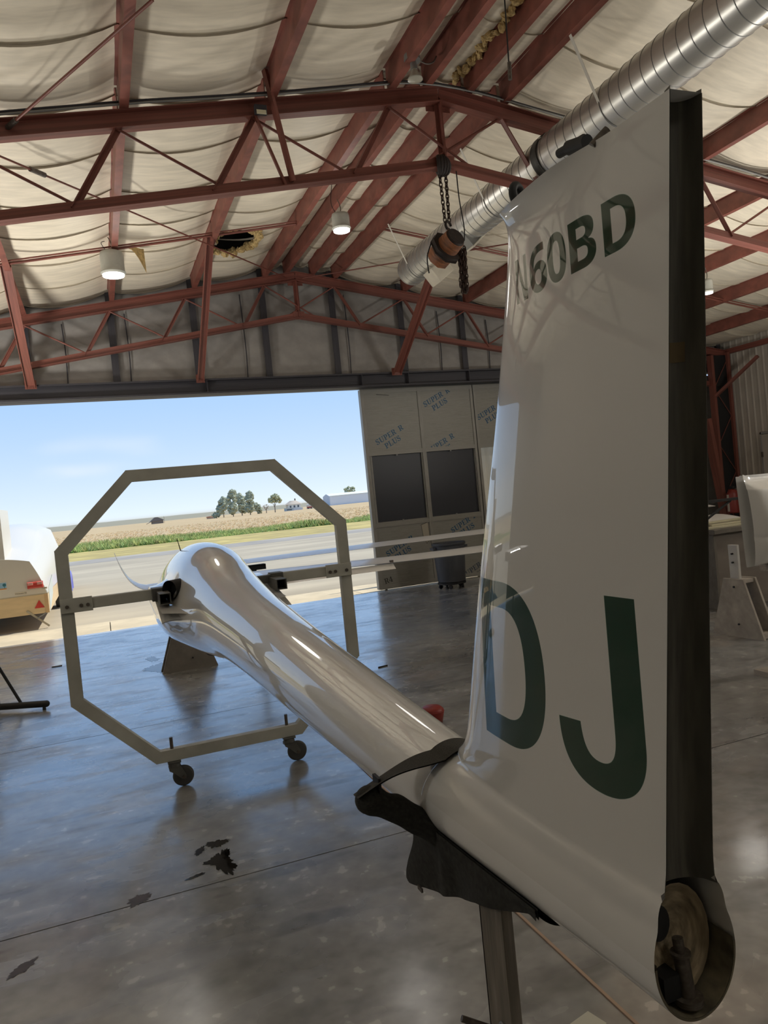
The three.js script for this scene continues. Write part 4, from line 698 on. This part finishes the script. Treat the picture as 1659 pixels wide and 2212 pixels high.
  const flap = thing('pointed_fairing', 'small white pointed fairing lying on the bench', 'fairing', [6.22, 0.886, -6.9]); part(flap, 'shell', new THREE.ExtrudeGeometry(new THREE.Shape([[-0.25, 0], [0.3, 0.03], [-0.25, 0.2]].map((p) => new THREE.Vector2(...p))), { depth: 0.06, bevelEnabled: true, bevelSize: 0.008, bevelThickness: 0.008 }), M.whitePaint); part(flap, 'base_strip', boxAt(-0.26, 0.3, -0.0, 0.008, 0, 0.06), M.black);
  const sp = thing('spray_bottle', 'white tube lying across the bench end', 'tube', [6.9, 0.98, -6.4]); part(sp, 'tube_body', rod(V(0, 0, 0), V(0.35, 0.01, 0), 0.02, 12), M.whitePaint); part(sp, 'cap', rod(V(-0.05, 0, 0), V(0, 0, 0), 0.022, 12), M.black);
}
// ---------- small things on the floor ----------
{
  const r = thing('red_bucket', 'red plastic bucket on the floor behind the tail boom', 'bucket', onY(936, 1562).toArray()), red = std({ color: hex('#8f2a20'), roughness: 0.45 });
  part(r, 'pail', new THREE.LatheGeometry([[0, 0.004], [0.10, 0.004], [0.125, 0.12], [0.12, 0.15], [0.09, 0.175], [0, 0.18]].map((q) => new THREE.Vector2(...q)), 28), red); r.scale.setScalar(0.66); part(r, 'rim', new THREE.TorusGeometry(0.122, 0.006, 6, 28).rotateX(Math.PI / 2).translate(0, 0.13, 0), red);
  const st = thing('equipment_stand', 'black tubular stand foot on casters beside the door opening', 'stand', onY(0, 1535).toArray()), o = st.position.clone(), P = (px, py, y) => onY(px, py, y).sub(o);
  const e1 = P(100, 1520, 0.05), e0 = P(0, 1527, 0.05); const e00 = e0.clone().add(e0.clone().sub(e1).multiplyScalar(0.3));
  part(st, 'foot_tube', rod(e00, e1, 0.03, 14), M.black); part(st, 'tube_cap', new THREE.SphereGeometry(0.03, 14, 10).translate(e1.x, e1.y, e1.z), M.black);
  const m = P(45, 1518, 0.07), up = e00.clone().add(V(0.02, 0.62, 0)); part(st, 'strut', rod(up, m, 0.013, 10), M.black); part(st, 'post', rod(e00.clone().setY(0.04), e00.clone().setY(1.1), 0.035, 14), M.black); part(st, 'hub', bevelBox(0.10, 0.12, 0.10, 0.008).translate(e00.x + 0.06, 0.09, e00.z), M.black);
  part(st, 'caster_wheel', new THREE.CylinderGeometry(0.04, 0.04, 0.03, 20).rotateZ(Math.PI / 2).translate(e00.x + 0.06, 0.04, e00.z + 0.05), M.rubber); part(st, 'end_glide', new THREE.CylinderGeometry(0.012, 0.016, 0.04, 12).translate(e1.x - 0.02, 0.02, e1.z), M.black);
  const wet = phys({ color: new THREE.Color().setRGB(0.012, 0.010, 0.008), roughness: 0.05 });
  const puddle = (pts, label, seed, mat = wet) => {
    const r0 = mulberry(seed), c = pts.map((q) => onY(...q)), n = 150, cv = new THREE.CatmullRomCurve3(c, true, 'catmullrom', 0.4), s = new THREE.Shape(), cc = c.reduce((a, b) => a.add(b), V(0, 0, 0)).multiplyScalar(1 / c.length);
    for (let i = 0; i < n; i++) { const p = cv.getPoint(i / n), k = 1 + 0.5 * (nB(i * 0.33 + seed * 11, seed, 256) - 0.5) + 0.16 * (r0() - 0.5); const x = cc.x + (p.x - cc.x) * k, z = cc.z + (p.z - cc.z) * k; i ? s.lineTo(x, -z) : s.moveTo(x, -z); }
    return solid('puddle', label, 'puddle', new THREE.ShapeGeometry(s, 4).rotateX(-Math.PI / 2).translate(0, 0.0012, 0), mat, undefined);
  };
  puddle([[438, 1868], [470, 1848], [488, 1838], [500, 1858], [510, 1880], [498, 1888], [472, 1878], [455, 1868]], 'dark wet oil puddle on the floor near the long crack', 21);
  puddle([[446, 1822], [492, 1812], [490, 1822], [462, 1831]], 'thin dark wet streak just behind the oil puddle', 22);
  puddle([[476, 1848], [492, 1832], [496, 1845], [486, 1856]], 'small wet patch joining the oil puddle and the streak', 23);
  puddle([[398, 1902], [436, 1885], [440, 1888], [412, 1900]], 'narrow wet smear in front of the oil puddle', 24);
  puddle([[422, 1840], [438, 1829], [440, 1838], [426, 1848]], 'small dark drip beside the wet streak', 25);
  const damp = std({ map: grain(0.24, 0.19, 0.15, 0.4, 16, 4), roughness: 0.5 });
  puddle([[278, 1946], [300, 1934], [324, 1930], [318, 1942], [290, 1958]], 'brown damp stain lying across the floor crack', 26, damp); puddle([[18, 2112], [40, 2088], [70, 2072], [82, 2070], [62, 2092], [40, 2106]], 'brown damp stain on the floor by the left edge of the slab', 27, damp);
  const water = phys({ color: new THREE.Color().setRGB(0.10, 0.10, 0.10), roughness: 0.01 });
  puddle([[308, 1447], [330, 1438], [356, 1432], [358, 1452], [335, 1452]], 'clear water puddle at the foot of the dark trestle', 28, water); puddle([[316, 1424], [330, 1418], [344, 1424], [326, 1429]], 'small clear water puddle a step from the dark trestle', 29, water);
  const sc = onY(1270, 2215); solid('paper_scrap', 'small white paper scrap on the floor under the tail', 'paper', bevelBox(0.085, 0.07, 0.004, 0.001).rotateX(Math.PI / 2).rotateY(0.25).translate(sc.x, 0.003, sc.z), std({ color: hex('#c9c7b8') }));
  const tw = onY(828, 1441); solid('twig', 'short dark twig on the floor right of the ring', 'twig', rod(V(tw.x - 0.05, 0.006, tw.z), V(tw.x + 0.05, 0.006, tw.z - 0.02), 0.006, 6), M.black);
  const chip = onY(123, 1440); solid('wood_chip', 'flat dark chip on the floor near the door threshold', 'chip', bevelBox(0.11, 0.03, 0.008, 0.002).rotateX(Math.PI / 2).translate(chip.x, 0.005, chip.z), M.stoneDark);
}

// ---------- outside ----------
const GRADE = 0.0034, groundY = (z) => -0.03 - Math.max(0, -z - 60) * GRADE;
{
  const strip = (name, z0, z1, x0, x1, mat, y = -0.02, n = 1) => struct(name, sheet(n, n, (u, v) => { const z = lerp(z0, z1, v), x = lerp(x0, x1, u); return [x, Math.min(y, groundY(z) + (y + 0.03)), z, x, z]; }), mat);
  const pave = (r, g, b, amt, base, size, scale, st = 1) => std({ map: rep(grain(r, g, b, amt, base, 6, st, size, nD), scale, scale), roughness: 0.95 });
  const apron = struct('apron'); for (let i = 0; i < 9; i++) part(apron, 'concrete_slab', metreUV(boxAt(-12 + i * 4 + 0.006, -8 + i * 4 - 0.006, -0.15, -0.005, -11.875, -13.07)), std({ map: rep(grain(0.755, 0.70, 0.585, 0.10, 8, 6, 1, 512, nA), 0.4, 0.4), roughness: 0.9 }));
  struct('door_sill', boxAt(-12, 24, -0.15, -0.012, -11.858, -11.877), M.stoneDark);
  strip('taxiway', -13.05, -36.5, -140, 160, pave(0.655, 0.61, 0.52, 0.13, 6, 512, 0.05, 3), -0.022);
  strip('taxiway_edge', -33.5, -37.2, -140, 160, pave(0.60, 0.575, 0.53, 0.16, 6, 256, 0.1), -0.019);
  strip('dry_verge', -37, -51, -160, 190, pave(0.665, 0.60, 0.36, 0.22, 8, 512, 0.12), -0.025);
  strip('green_verge', -49, -56, -180, 220, pave(0.46, 0.55, 0.23, 0.25, 12, 512, 0.15), -0.02);
  strip('stubble_field', -55, -900, -600, 700, std({ map: rep(grain(0.69, 0.60, 0.445, 0.22, 8, 6, 6, 512, nC), 0.03, 0.03), roughness: 1 }), -0.03, 60);
  struct('ground_around', sheet(1, 1, (u, v) => [lerp(-300, 300, u), -0.2, lerp(200, -37, v)]), std({ color: hex('#a08f74'), roughness: 1 }));
  // weeds along the verge: tufts of upright blades
  const rnd = mulberry(41), blade = new THREE.ConeGeometry(0.05, 1, 3, 1).translate(0, 0.5, 0), tuft = mergeGeometries([0, 1, 2, 3, 4].map((i) => blade.clone().rotateX(0.35 * Math.cos(i * 1.26)).rotateZ(0.35 * Math.sin(i * 1.26))));
  const n = 9000, inst = new THREE.InstancedMesh(tuft, std({ color: 0xffffff, roughness: 0.9 }), n), m = new THREE.Matrix4(), q = new THREE.Quaternion(), col = new THREE.Color();
  for (let i = 0; i < n; i++) {
    const z = -lerp(49, 55, rnd()), x = lerp(-16, 34, rnd()), h = 0.16 + 0.42 * rnd() * nA(x * 0.3 + 100, z * 0.3 + 100, 256) * 1.4; q.setFromAxisAngle(V(0, 1, 0), rnd() * 6.28);
    m.compose(V(x, groundY(z) - 0.02, z), q, V(h * 1.6, h, h * 1.6)); inst.setMatrixAt(i, m); inst.setColorAt(i, col.setRGB(0.24 + 0.12 * rnd(), 0.31 + 0.10 * rnd(), 0.10 + 0.03 * rnd()));
  }
  inst.name = 'verge_weeds'; tag(inst, 'strip of tall green weeds growing between taxiway and field', 'weeds'); inst.userData.kind = 'stuff'; scene.add(inst);
  const n2 = 7000, dry = new THREE.InstancedMesh(tuft, std({ color: 0xffffff, roughness: 1 }), n2);
  for (let i = 0; i < n2; i++) { const z = -lerp(57, 150, rnd() ** 1.4), x = lerp(-0.2, 0.5, rnd()) * -z, h = 0.08 + 0.12 * rnd(); q.setFromAxisAngle(V(0, 1, 0), rnd() * 6.28); m.compose(V(x, groundY(z) - 0.02, z), q, V(h * 2.5, h, h * 2.5)); dry.setMatrixAt(i, m); dry.setColorAt(i, col.setRGB(0.50 + 0.1 * rnd(), 0.36 + 0.07 * rnd(), 0.21)); }
  dry.name = 'field_stubble'; tag(dry, 'dry tan stubble standing in the ploughed field', 'stubble'); dry.userData.kind = 'stuff'; scene.add(dry);
  // far hills
  const hill = sheet(80, 6, (u, v) => { const x = lerp(-1600, 2600, u), k = 1 - (v * 2 - 1) ** 2; return [x, -14 + k * (14 + 9 * (nA(u * 18 + 30, 3.3, 256) * 0.7 + nB(u * 60 + 30, 1.1, 256) * 0.3) * (1 - 0.55 * smooth(0.3, 0.7, u))), -3300 - 400 * v]; });
  struct('hills', hill, std({ color: hex('#8b8672'), roughness: 1 }));
}
// ---------- trees ----------
function crown(blobs, seed, count, size) {
  const r = mulberry(seed), out = [], unit = new THREE.IcosahedronGeometry(1, 0);
  for (let i = 0; i < count; i++) {
    const b = blobs[Math.floor(r() * blobs.length)], d = V(r() - 0.5, r() - 0.5, r() - 0.5).normalize().multiplyScalar(0.62 + 0.42 * r()), s = size * (0.5 + r());
    out.push(unit.clone().applyMatrix4(new THREE.Matrix4().compose(V(b[0] + d.x * b[3], b[1] + d.y * b[4], b[2] + d.z * b[3]), new THREE.Quaternion().setFromEuler(new THREE.Euler(r() * 6, r() * 6, 0)), V(s, s * (0.5 + 0.6 * r()), s))));
  }
  return mergeGeometries(out);
}
{
  const bark = std({ color: hex('#8a7d6c') }), hazedLeafA = std({ map: grain(0.60, 0.62, 0.53, 0.25, 8, 4), roughness: 1 }), hazedLeafB = std({ map: grain(0.64, 0.65, 0.52, 0.22, 8, 4), roughness: 1 });  // leaf colours paled to carry the haze of distance
  const Z = -300, onGround = (px) => { const p = onZ(px, 1100, Z); return [p.x, groundY(Z) - 0.3, Z]; };
  const tree = (px, h, blobs, count, size, label, mat, seed, group) => {
    const zt = Z + ((seed * 7) % 5 - 2) * 7, gp = [onZ(px, 1100, zt).x, groundY(zt) - 0.3, zt]; const t = thing('field_tree', label, 'tree', gp, group); part(t, 'crown', crown(blobs, seed, count, size), mat); part(t, 'trunk', mergeGeometries([rod(V(0, 0, 0), V(0.1, h * 0.55, 0), 0.22, 7, 0.12), rod(V(0, h * 0.3, 0), V(0.9, h * 0.62, 0.2), 0.12, 6, 0.06), rod(V(0, h * 0.28, 0), V(-0.9, h * 0.6, -0.2), 0.12, 6, 0.06)]), bark); return t;
  };
  const grp = 'tree cluster across the field', lab = 'tall grey-green tree in the dense cluster across the field';
  const lab2 = (s) => `tall grey-green tree in the dense cluster, ${s}`;
  tree(482, 8, [[0, 5.2, 0, 1.9, 2.4], [-1, 3.4, 0, 1.6, 1.8], [0.6, 7.0, 0, 1.2, 1.4]], 300, 0.55, lab2('first from the small shrub'), hazedLeafA, 1, grp);
  tree(503, 10, [[0, 6.5, 0, 1.7, 2.6], [0.3, 9, 0, 1.2, 1.4], [0, 3.4, 0, 1.7, 2]], 320, 0.55, lab2('second from the small shrub and tallest'), hazedLeafA, 2, grp);
  tree(522, 9.2, [[0, 5.8, 0, 1.8, 2.6], [-0.6, 8, 0, 1.1, 1.2], [0.6, 3.2, 0, 1.8, 2]], 300, 0.55, lab2('third from the small shrub'), hazedLeafA, 3, grp);
  tree(540, 9, [[0, 6, 0, 1.6, 2.4], [0.4, 8, 0, 1.1, 1.3], [0, 3, 0, 1.6, 1.8]], 300, 0.5, lab2('fourth from the small shrub'), hazedLeafA, 4, grp);
  tree(556, 5, [[0, 3.0, 0, 1.6, 1.6], [0.8, 1.6, 0, 1.2, 1.2], [-0.4, 4.2, 0, 0.9, 0.9]], 120, 0.45, 'low bushy tree at the right end of the dense cluster', hazedLeafA, 5);
  tree(466, 3, [[0, 1.6, 0, 1.3, 0.9]], 50, 0.4, 'small shrub at the left foot of the dense tree cluster', hazedLeafA, 12);
  tree(594, 8, [[0.6, 6.4, 0, 1.6, 1.1], [-1.4, 5.2, 0, 1.1, 0.9], [1.6, 4.9, 0, 1.2, 1.0], [0.3, 5.2, 0, 1.2, 1.2]], 140, 0.4, 'lone airy tree with forked trunk left of the farm house', hazedLeafB, 7);
  tree(575, 5, [[0, 3.0, 0, 1.2, 1.3]], 40, 0.18, 'thin bare grey tree between the cluster and the lone tree', std({ color: hex('#a79c8e') }), 8);
  const far = tree(762, 11, [[-1.6, 6.6, 0, 1.3, 1.4], [0.4, 7.3, 0, 1.4, 1.5], [2.0, 6.6, 0, 1.2, 1.4]], 120, 0.5, 'olive tree top showing behind the white metal hangar', hazedLeafB, 9); far.position.z -= 160; far.position.x *= 460 / 300; far.scale.setScalar(1.25); far.position.y = groundY(-460);
  // farm house and yard
  const pale = std({ color: hex('#d8cfc0') }), tin = std({ color: hex('#b9bcbd'), roughness: 0.6 }), glassDark = std({ color: hex('#4c5158'), roughness: 0.3 });
  const hp = onGround(634), hs = thing('farm_house', 'pale two-storey farm house with hipped roof across the field', 'house', [hp[0], hp[1] + 0.2, Z]);
  part(hs, 'wall', boxAt(-2.6, 2.6, 0, 2.6, -2, 2), pale); part(hs, 'roof', new THREE.CylinderGeometry(1.6, 4.6, 1.5, 4, 1).rotateY(Math.PI / 4).scale(0.95, 1, 0.7).translate(0, 3.35, 0), std({ color: hex('#aaa093') }));
  for (const x of [-1.6, 0, 1.6]) part(hs, 'window', boxAt(x - 0.35, x + 0.35, 1.3, 2.1, 2, 2.05), glassDark); part(hs, 'porch', boxAt(-3.6, 3.0, 0, 1.0, 2, 3.6), std({ color: hex('#c9cdd2') })); part(hs, 'chimney', boxAt(0.8, 1.2, 3.6, 4.9, -0.3, 0.2), std({ color: hex('#6b5e52') }));
  const sp = onGround(617), sh = thing('low_shed', 'low pale blue shed beside the farm house', 'shed', [sp[0], sp[1], Z + 6]); part(sh, 'wall', boxAt(-1.8, 1.6, 0, 1.35, -1, 1), std({ color: hex('#a9b9c4') })); part(sh, 'roof', boxAt(-1.9, 1.7, 1.35, 1.5, -1.2, 1.2), tin); part(sh, 'window', boxAt(-1.2, 0.9, 0.6, 1.0, 1, 1.03), glassDark);
  const rp = onGround(662), rv = thing('farm_vehicle', 'small red farm vehicle parked by the house', 'vehicle', [rp[0], rp[1] + 0.2, Z + 5]); part(rv, 'body', bevelBox(1.9, 0.6, 1, 0.1).translate(0, 0.75, 0), std({ color: hex('#a34a3c') })); part(rv, 'cab', bevelBox(0.8, 0.6, 0.9, 0.08).translate(0.4, 1.25, 0), pale); for (const x of [-0.6, 0.6]) part(rv, 'wheel', new THREE.CylinderGeometry(0.35, 0.35, 0.2, 16).rotateX(Math.PI / 2).translate(x, 0.35, 0.5), M.rubber);
  const yd = onGround(678), yb = thing('yard_shed', 'cream yard shed right of the red vehicle', 'shed', [yd[0], yd[1], Z - 5]); part(yb, 'wall', boxAt(-1.4, 1.2, 0, 1.9, -1, 1), pale); part(yb, 'roof', new THREE.ExtrudeGeometry(new THREE.Shape([[-1.6, 1.9], [1.4, 1.9], [-0.1, 2.5]].map((p) => new THREE.Vector2(...p))), { depth: 2.2, bevelEnabled: false }).translate(0, 0, -1.1), tin);
  // white metal hangar across the field
  const hz = -430, a = onZ(713, 1091, hz), b = onZ(990, 1068, hz), ht = onZ(713, 1074, hz).y, mh = thing('metal_hangar', 'long white metal hangar building across the field', 'building', [a.x, groundY(hz), hz]), L = b.x - a.x, wall = std({ color: hex('#dfe3e8'), roughness: 0.6 }), hh = ht - groundY(hz) + 0.6;
  part(mh, 'long_wall', boxAt(0, L, 0, hh, -12, 0), wall); part(mh, 'end_wall', new THREE.ExtrudeGeometry(new THREE.Shape([[0, 0], [14, 0], [14, hh], [7, hh + 1.4], [0, hh]].map((p) => new THREE.Vector2(...p))), { depth: 0.2, bevelEnabled: false }).rotateY(Math.PI / 2).translate(-0.2, 0, 1), std({ color: hex('#c4ccd6') }));
  part(mh, 'roof', mergeGeometries([beam(V(L / 2 - 0, hh + 0.05, 0.3), V(L / 2, hh + 1.4, -6), L, 0.15), beam(V(L / 2, hh + 1.4, -6), V(L / 2, hh + 0.05, -12.3), L, 0.15)]), std({ color: hex('#cfd8d6') }));
  // weathered barn to the left
  const bp = onZ(337, 1129, -300), bn = thing('weathered_barn', 'weathered dark barn standing alone in the field', 'barn', [bp.x, groundY(-300) + 0.2, -300]);
  part(bn, 'wall', boxAt(-1.6, 2.6, 0, 1.3, -2, 2), std({ color: hex('#7d7268') })); part(bn, 'roof', new THREE.ExtrudeGeometry(new THREE.Shape([[-2.2, 1.0], [-1.4, 1.7], [-0.4, 2.5], [0.6, 2.5], [2.8, 1.4], [2.8, 1.2], [-2.2, 0.9]].map((p) => new THREE.Vector2(...p))), { depth: 4.4, bevelEnabled: false }).translate(0, 0, -2.2), std({ color: hex('#756d68') })); part(bn, 'lean_to', beam(V(-3.6, 0.2, 1), V(-1.5, 1.1, 1), 2, 0.15), std({ color: hex('#857a70') })); part(bn, 'pole', rod(V(3.1, 0, 0), V(3.1, 2.6, 0), 0.06, 6), bark);
  const rs = onZ(455, 1116, -310), rr = thing('tile_shed', 'small red roofed shed left of the tree cluster', 'shed', [rs.x, groundY(-310), -310]); part(rr, 'wall', boxAt(-1.5, 1.5, 0, 0.7, -1, 1), std({ color: hex('#b79a86') })); part(rr, 'roof', beam(V(-1.7, 0.75, 0), V(1.7, 1.05, 0), 2.4, 0.25), std({ color: hex('#a9715c') }));
}
// ---------- glider trailer ----------
{
  const t = thing('glider_trailer', 'cream glider trailer parked outside at the left of the door', 'trailer', [-1.755, 0, -13.45]);
  const shell = phys({ color: new THREE.Color().setRGB(0.66, 0.61, 0.50), roughness: 0.3, clearcoat: 0.4, clearcoatRoughness: 0.2 }), lower = std({ map: grain(0.83, 0.73, 0.56, 0.05), roughness: 0.5 });
  const sec = table([[0, 0.85, 1.185, 0.60, 1.10], [0.6, 0.86, 1.26, 0.62, 1.15], [1.6, 0.87, 1.42, 0.62, 1.26], [2.6, 0.88, 1.62, 0.60, 1.42], [3.2, 0.88, 1.73, 0.60, 1.54], [4.5, 0.88, 1.76, 0.60, 1.58], [7.5, 0.85, 1.70, 0.56, 1.5], [8.6, 0.7, 1.3, 0.4, 1.1]]);
  const outline = (d) => { const [hw, top, sx, sy] = sec(d), pts = []; for (let i = 0; i <= 8; i++) { const k = i / 8; pts.push([lerp(hw, sx + 0.035, k) - 0.0 + 0.02 * Math.sin(Math.PI * k), lerp(0.55, sy, k)]); } for (let i = 1; i <= 8; i++) { const k = i / 8; pts.push([lerp(sx + 0.035, 0, k), lerp(sy, top, 1 - (1 - k) ** 2)]); } return [...pts, ...pts.slice(0, -1).reverse().map(([x, y]) => [-x, y])]; };
  const N = outline(0).length - 1; const sk = part(t, 'shell', sheet(N, 40, (u, v) => { const p = outline(v * 8.6)[Math.round(u * N)]; return [p[0], p[1], -v * 8.6]; }), shell);
  part(t, 'rear_door', new THREE.ExtrudeGeometry(new THREE.Shape(outline(0).map((p) => new THREE.Vector2(...p))), { depth: 0.03, bevelEnabled: false }).translate(0, 0, -0.03), shell);
  part(t, 'lower_body', mergeGeometries([boxAt(-0.85, 0.85, 0.235, 0.545, 0, -8.4)]), lower); part(t, 'edge_strip', boxAt(-0.855, 0.855, 0.54, 0.556, 0.004, -8.4), std({ color: hex('#b9ab8e') }));
  part(t, 'corner_post', boxAt(0.80, 0.855, 0.235, 0.545, 0.0, 0.012), std({ color: hex('#c9a77a') }));
  const P = (px, py) => onZ(px, py, -13.43).sub(V(-1.755, 0, -13.45));
  const lc = P(76, 1263.5), lamp = part(t, 'tail_light', bevelBox(0.24, 0.11, 0.05, 0.022).translate(lc.x, lc.y, 0.02), std({ color: hex('#b8433a'), roughness: 0.25 }), 'red tail light cluster');
  for (const s of [-0.07, 0.07]) part(lamp, 'pink_lens', bevelBox(0.08, 0.045, 0.01, 0.008).translate(lc.x + s, lc.y + 0.025, 0.045), std({ color: hex('#c99287'), roughness: 0.25 }));
  const tc = P(85, 1306); part(t, 'reflector_triangle', new THREE.ExtrudeGeometry(new THREE.Shape([[-0.075, -0.055], [0.075, -0.055], [0, 0.075]].map((p) => new THREE.Vector2(...p))), { depth: 0.008, bevelEnabled: false }).translate(tc.x, tc.y, 0.003), std({ color: hex('#c2392f'), roughness: 0.4 }), 'red warning triangle');
  const label = (text, w, h, font, col) => std({ map: canvasTexture(256, 64, (c) => { c.fillStyle = '#cdc2a9'; c.fillRect(0, 0, 256, 64); c.fillStyle = col; c.font = font; c.textAlign = 'center'; c.fillText(text, 128, 46); }), roughness: 0.5 });
  const b = P(45, 1282); part(t, 'maker_badge', new THREE.PlaneGeometry(0.18, 0.045).translate(b.x, b.y, 0.004), label('Clemann III', 0, 0, 'bold 40px serif', '#2c2a28'));
  const b2 = P(97, 1270); part(t, 'side_badge', new THREE.PlaneGeometry(0.085, 0.028).translate(b2.x - 0.01, b2.y, 0.004), label('COBRA', 0, 0, 'bold 50px sans-serif', '#44484c'));
  const st = P(4, 1267); part(t, 'sticker', new THREE.PlaneGeometry(0.14, 0.12).translate(st.x, st.y, 0.004), std({ map: canvasTexture(128, 112, (c) => { c.fillStyle = '#8fb6c9'; c.fillRect(0, 0, 128, 112); c.fillStyle = '#c98a4a'; c.fillRect(0, 88, 128, 24); c.fillStyle = '#35707a'; c.beginPath(); c.arc(96, 40, 24, 0, 7); c.fill(); c.fillRect(92, 40, 8, 50); c.strokeStyle = '#e8e4da'; c.lineWidth = 8; c.strokeRect(0, 0, 128, 112); }), roughness: 0.5 }), 'small blue picture sticker');
  part(t, 'fin_box', mergeGeometries([boxAt(-0.30, 0.28, 1.12, 1.98, -0.02, -1.2)]), shell);
  const jl = part(t, 'jack_leg', beam(V(0.52, 0.30, 0.0), onY(107, 1353).sub(V(-1.755, -0.012, -13.45)), 0.05, 0.03), std({ color: hex('#a79d86'), roughness: 0.5 })); part(jl, 'jack_brace', beam(V(0.83, 0.25, 0), V(0.66, 0.16, 0), 0.02, 0.02), M.galvDull);
  const tire = part(t, 'wheel', new THREE.CylinderGeometry(0.28, 0.28, 0.18, 32).rotateZ(Math.PI / 2).translate(0.86, 0.26, -3.4), M.rubber); part(tire, 'fender', new THREE.TorusGeometry(0.33, 0.10, 12, 24, Math.PI).rotateY(Math.PI / 2).translate(1.02, 0.30, -3.4), std({ color: hex('#6b6fc0'), roughness: 0.3 }), 'blue wheel fender');
  part(t, 'wheel', new THREE.CylinderGeometry(0.28, 0.28, 0.18, 32).rotateZ(Math.PI / 2).translate(-0.86, 0.26, -3.4), M.rubber);
  part(t, 'tow_bar', beam(V(0, 0.35, -8.3), V(0, 0.32, -9.6), 0.08, 0.08), M.steel); part(t, 'jockey_wheel', new THREE.CylinderGeometry(0.1, 0.1, 0.06, 20).rotateZ(Math.PI / 2).translate(0, 0.08, -9.4), M.rubber);
  part(t, 'side_flap', new THREE.ExtrudeGeometry(new THREE.Shape([[0, 0], [0.10, 0.30], [0.12, 0.60], [0.02, 0.40]].map((p) => new THREE.Vector2(...p))), { depth: 0.01, bevelEnabled: false }).rotateY(0.9).translate(0.86, 0.24, -0.02), std({ color: hex('#cfd9d8') }), 'pale side flap');
}
scene.traverse((o) => { if (o.isMesh) { o.castShadow = true; o.receiveShadow = true; } });
renderer.render(scene, camera);
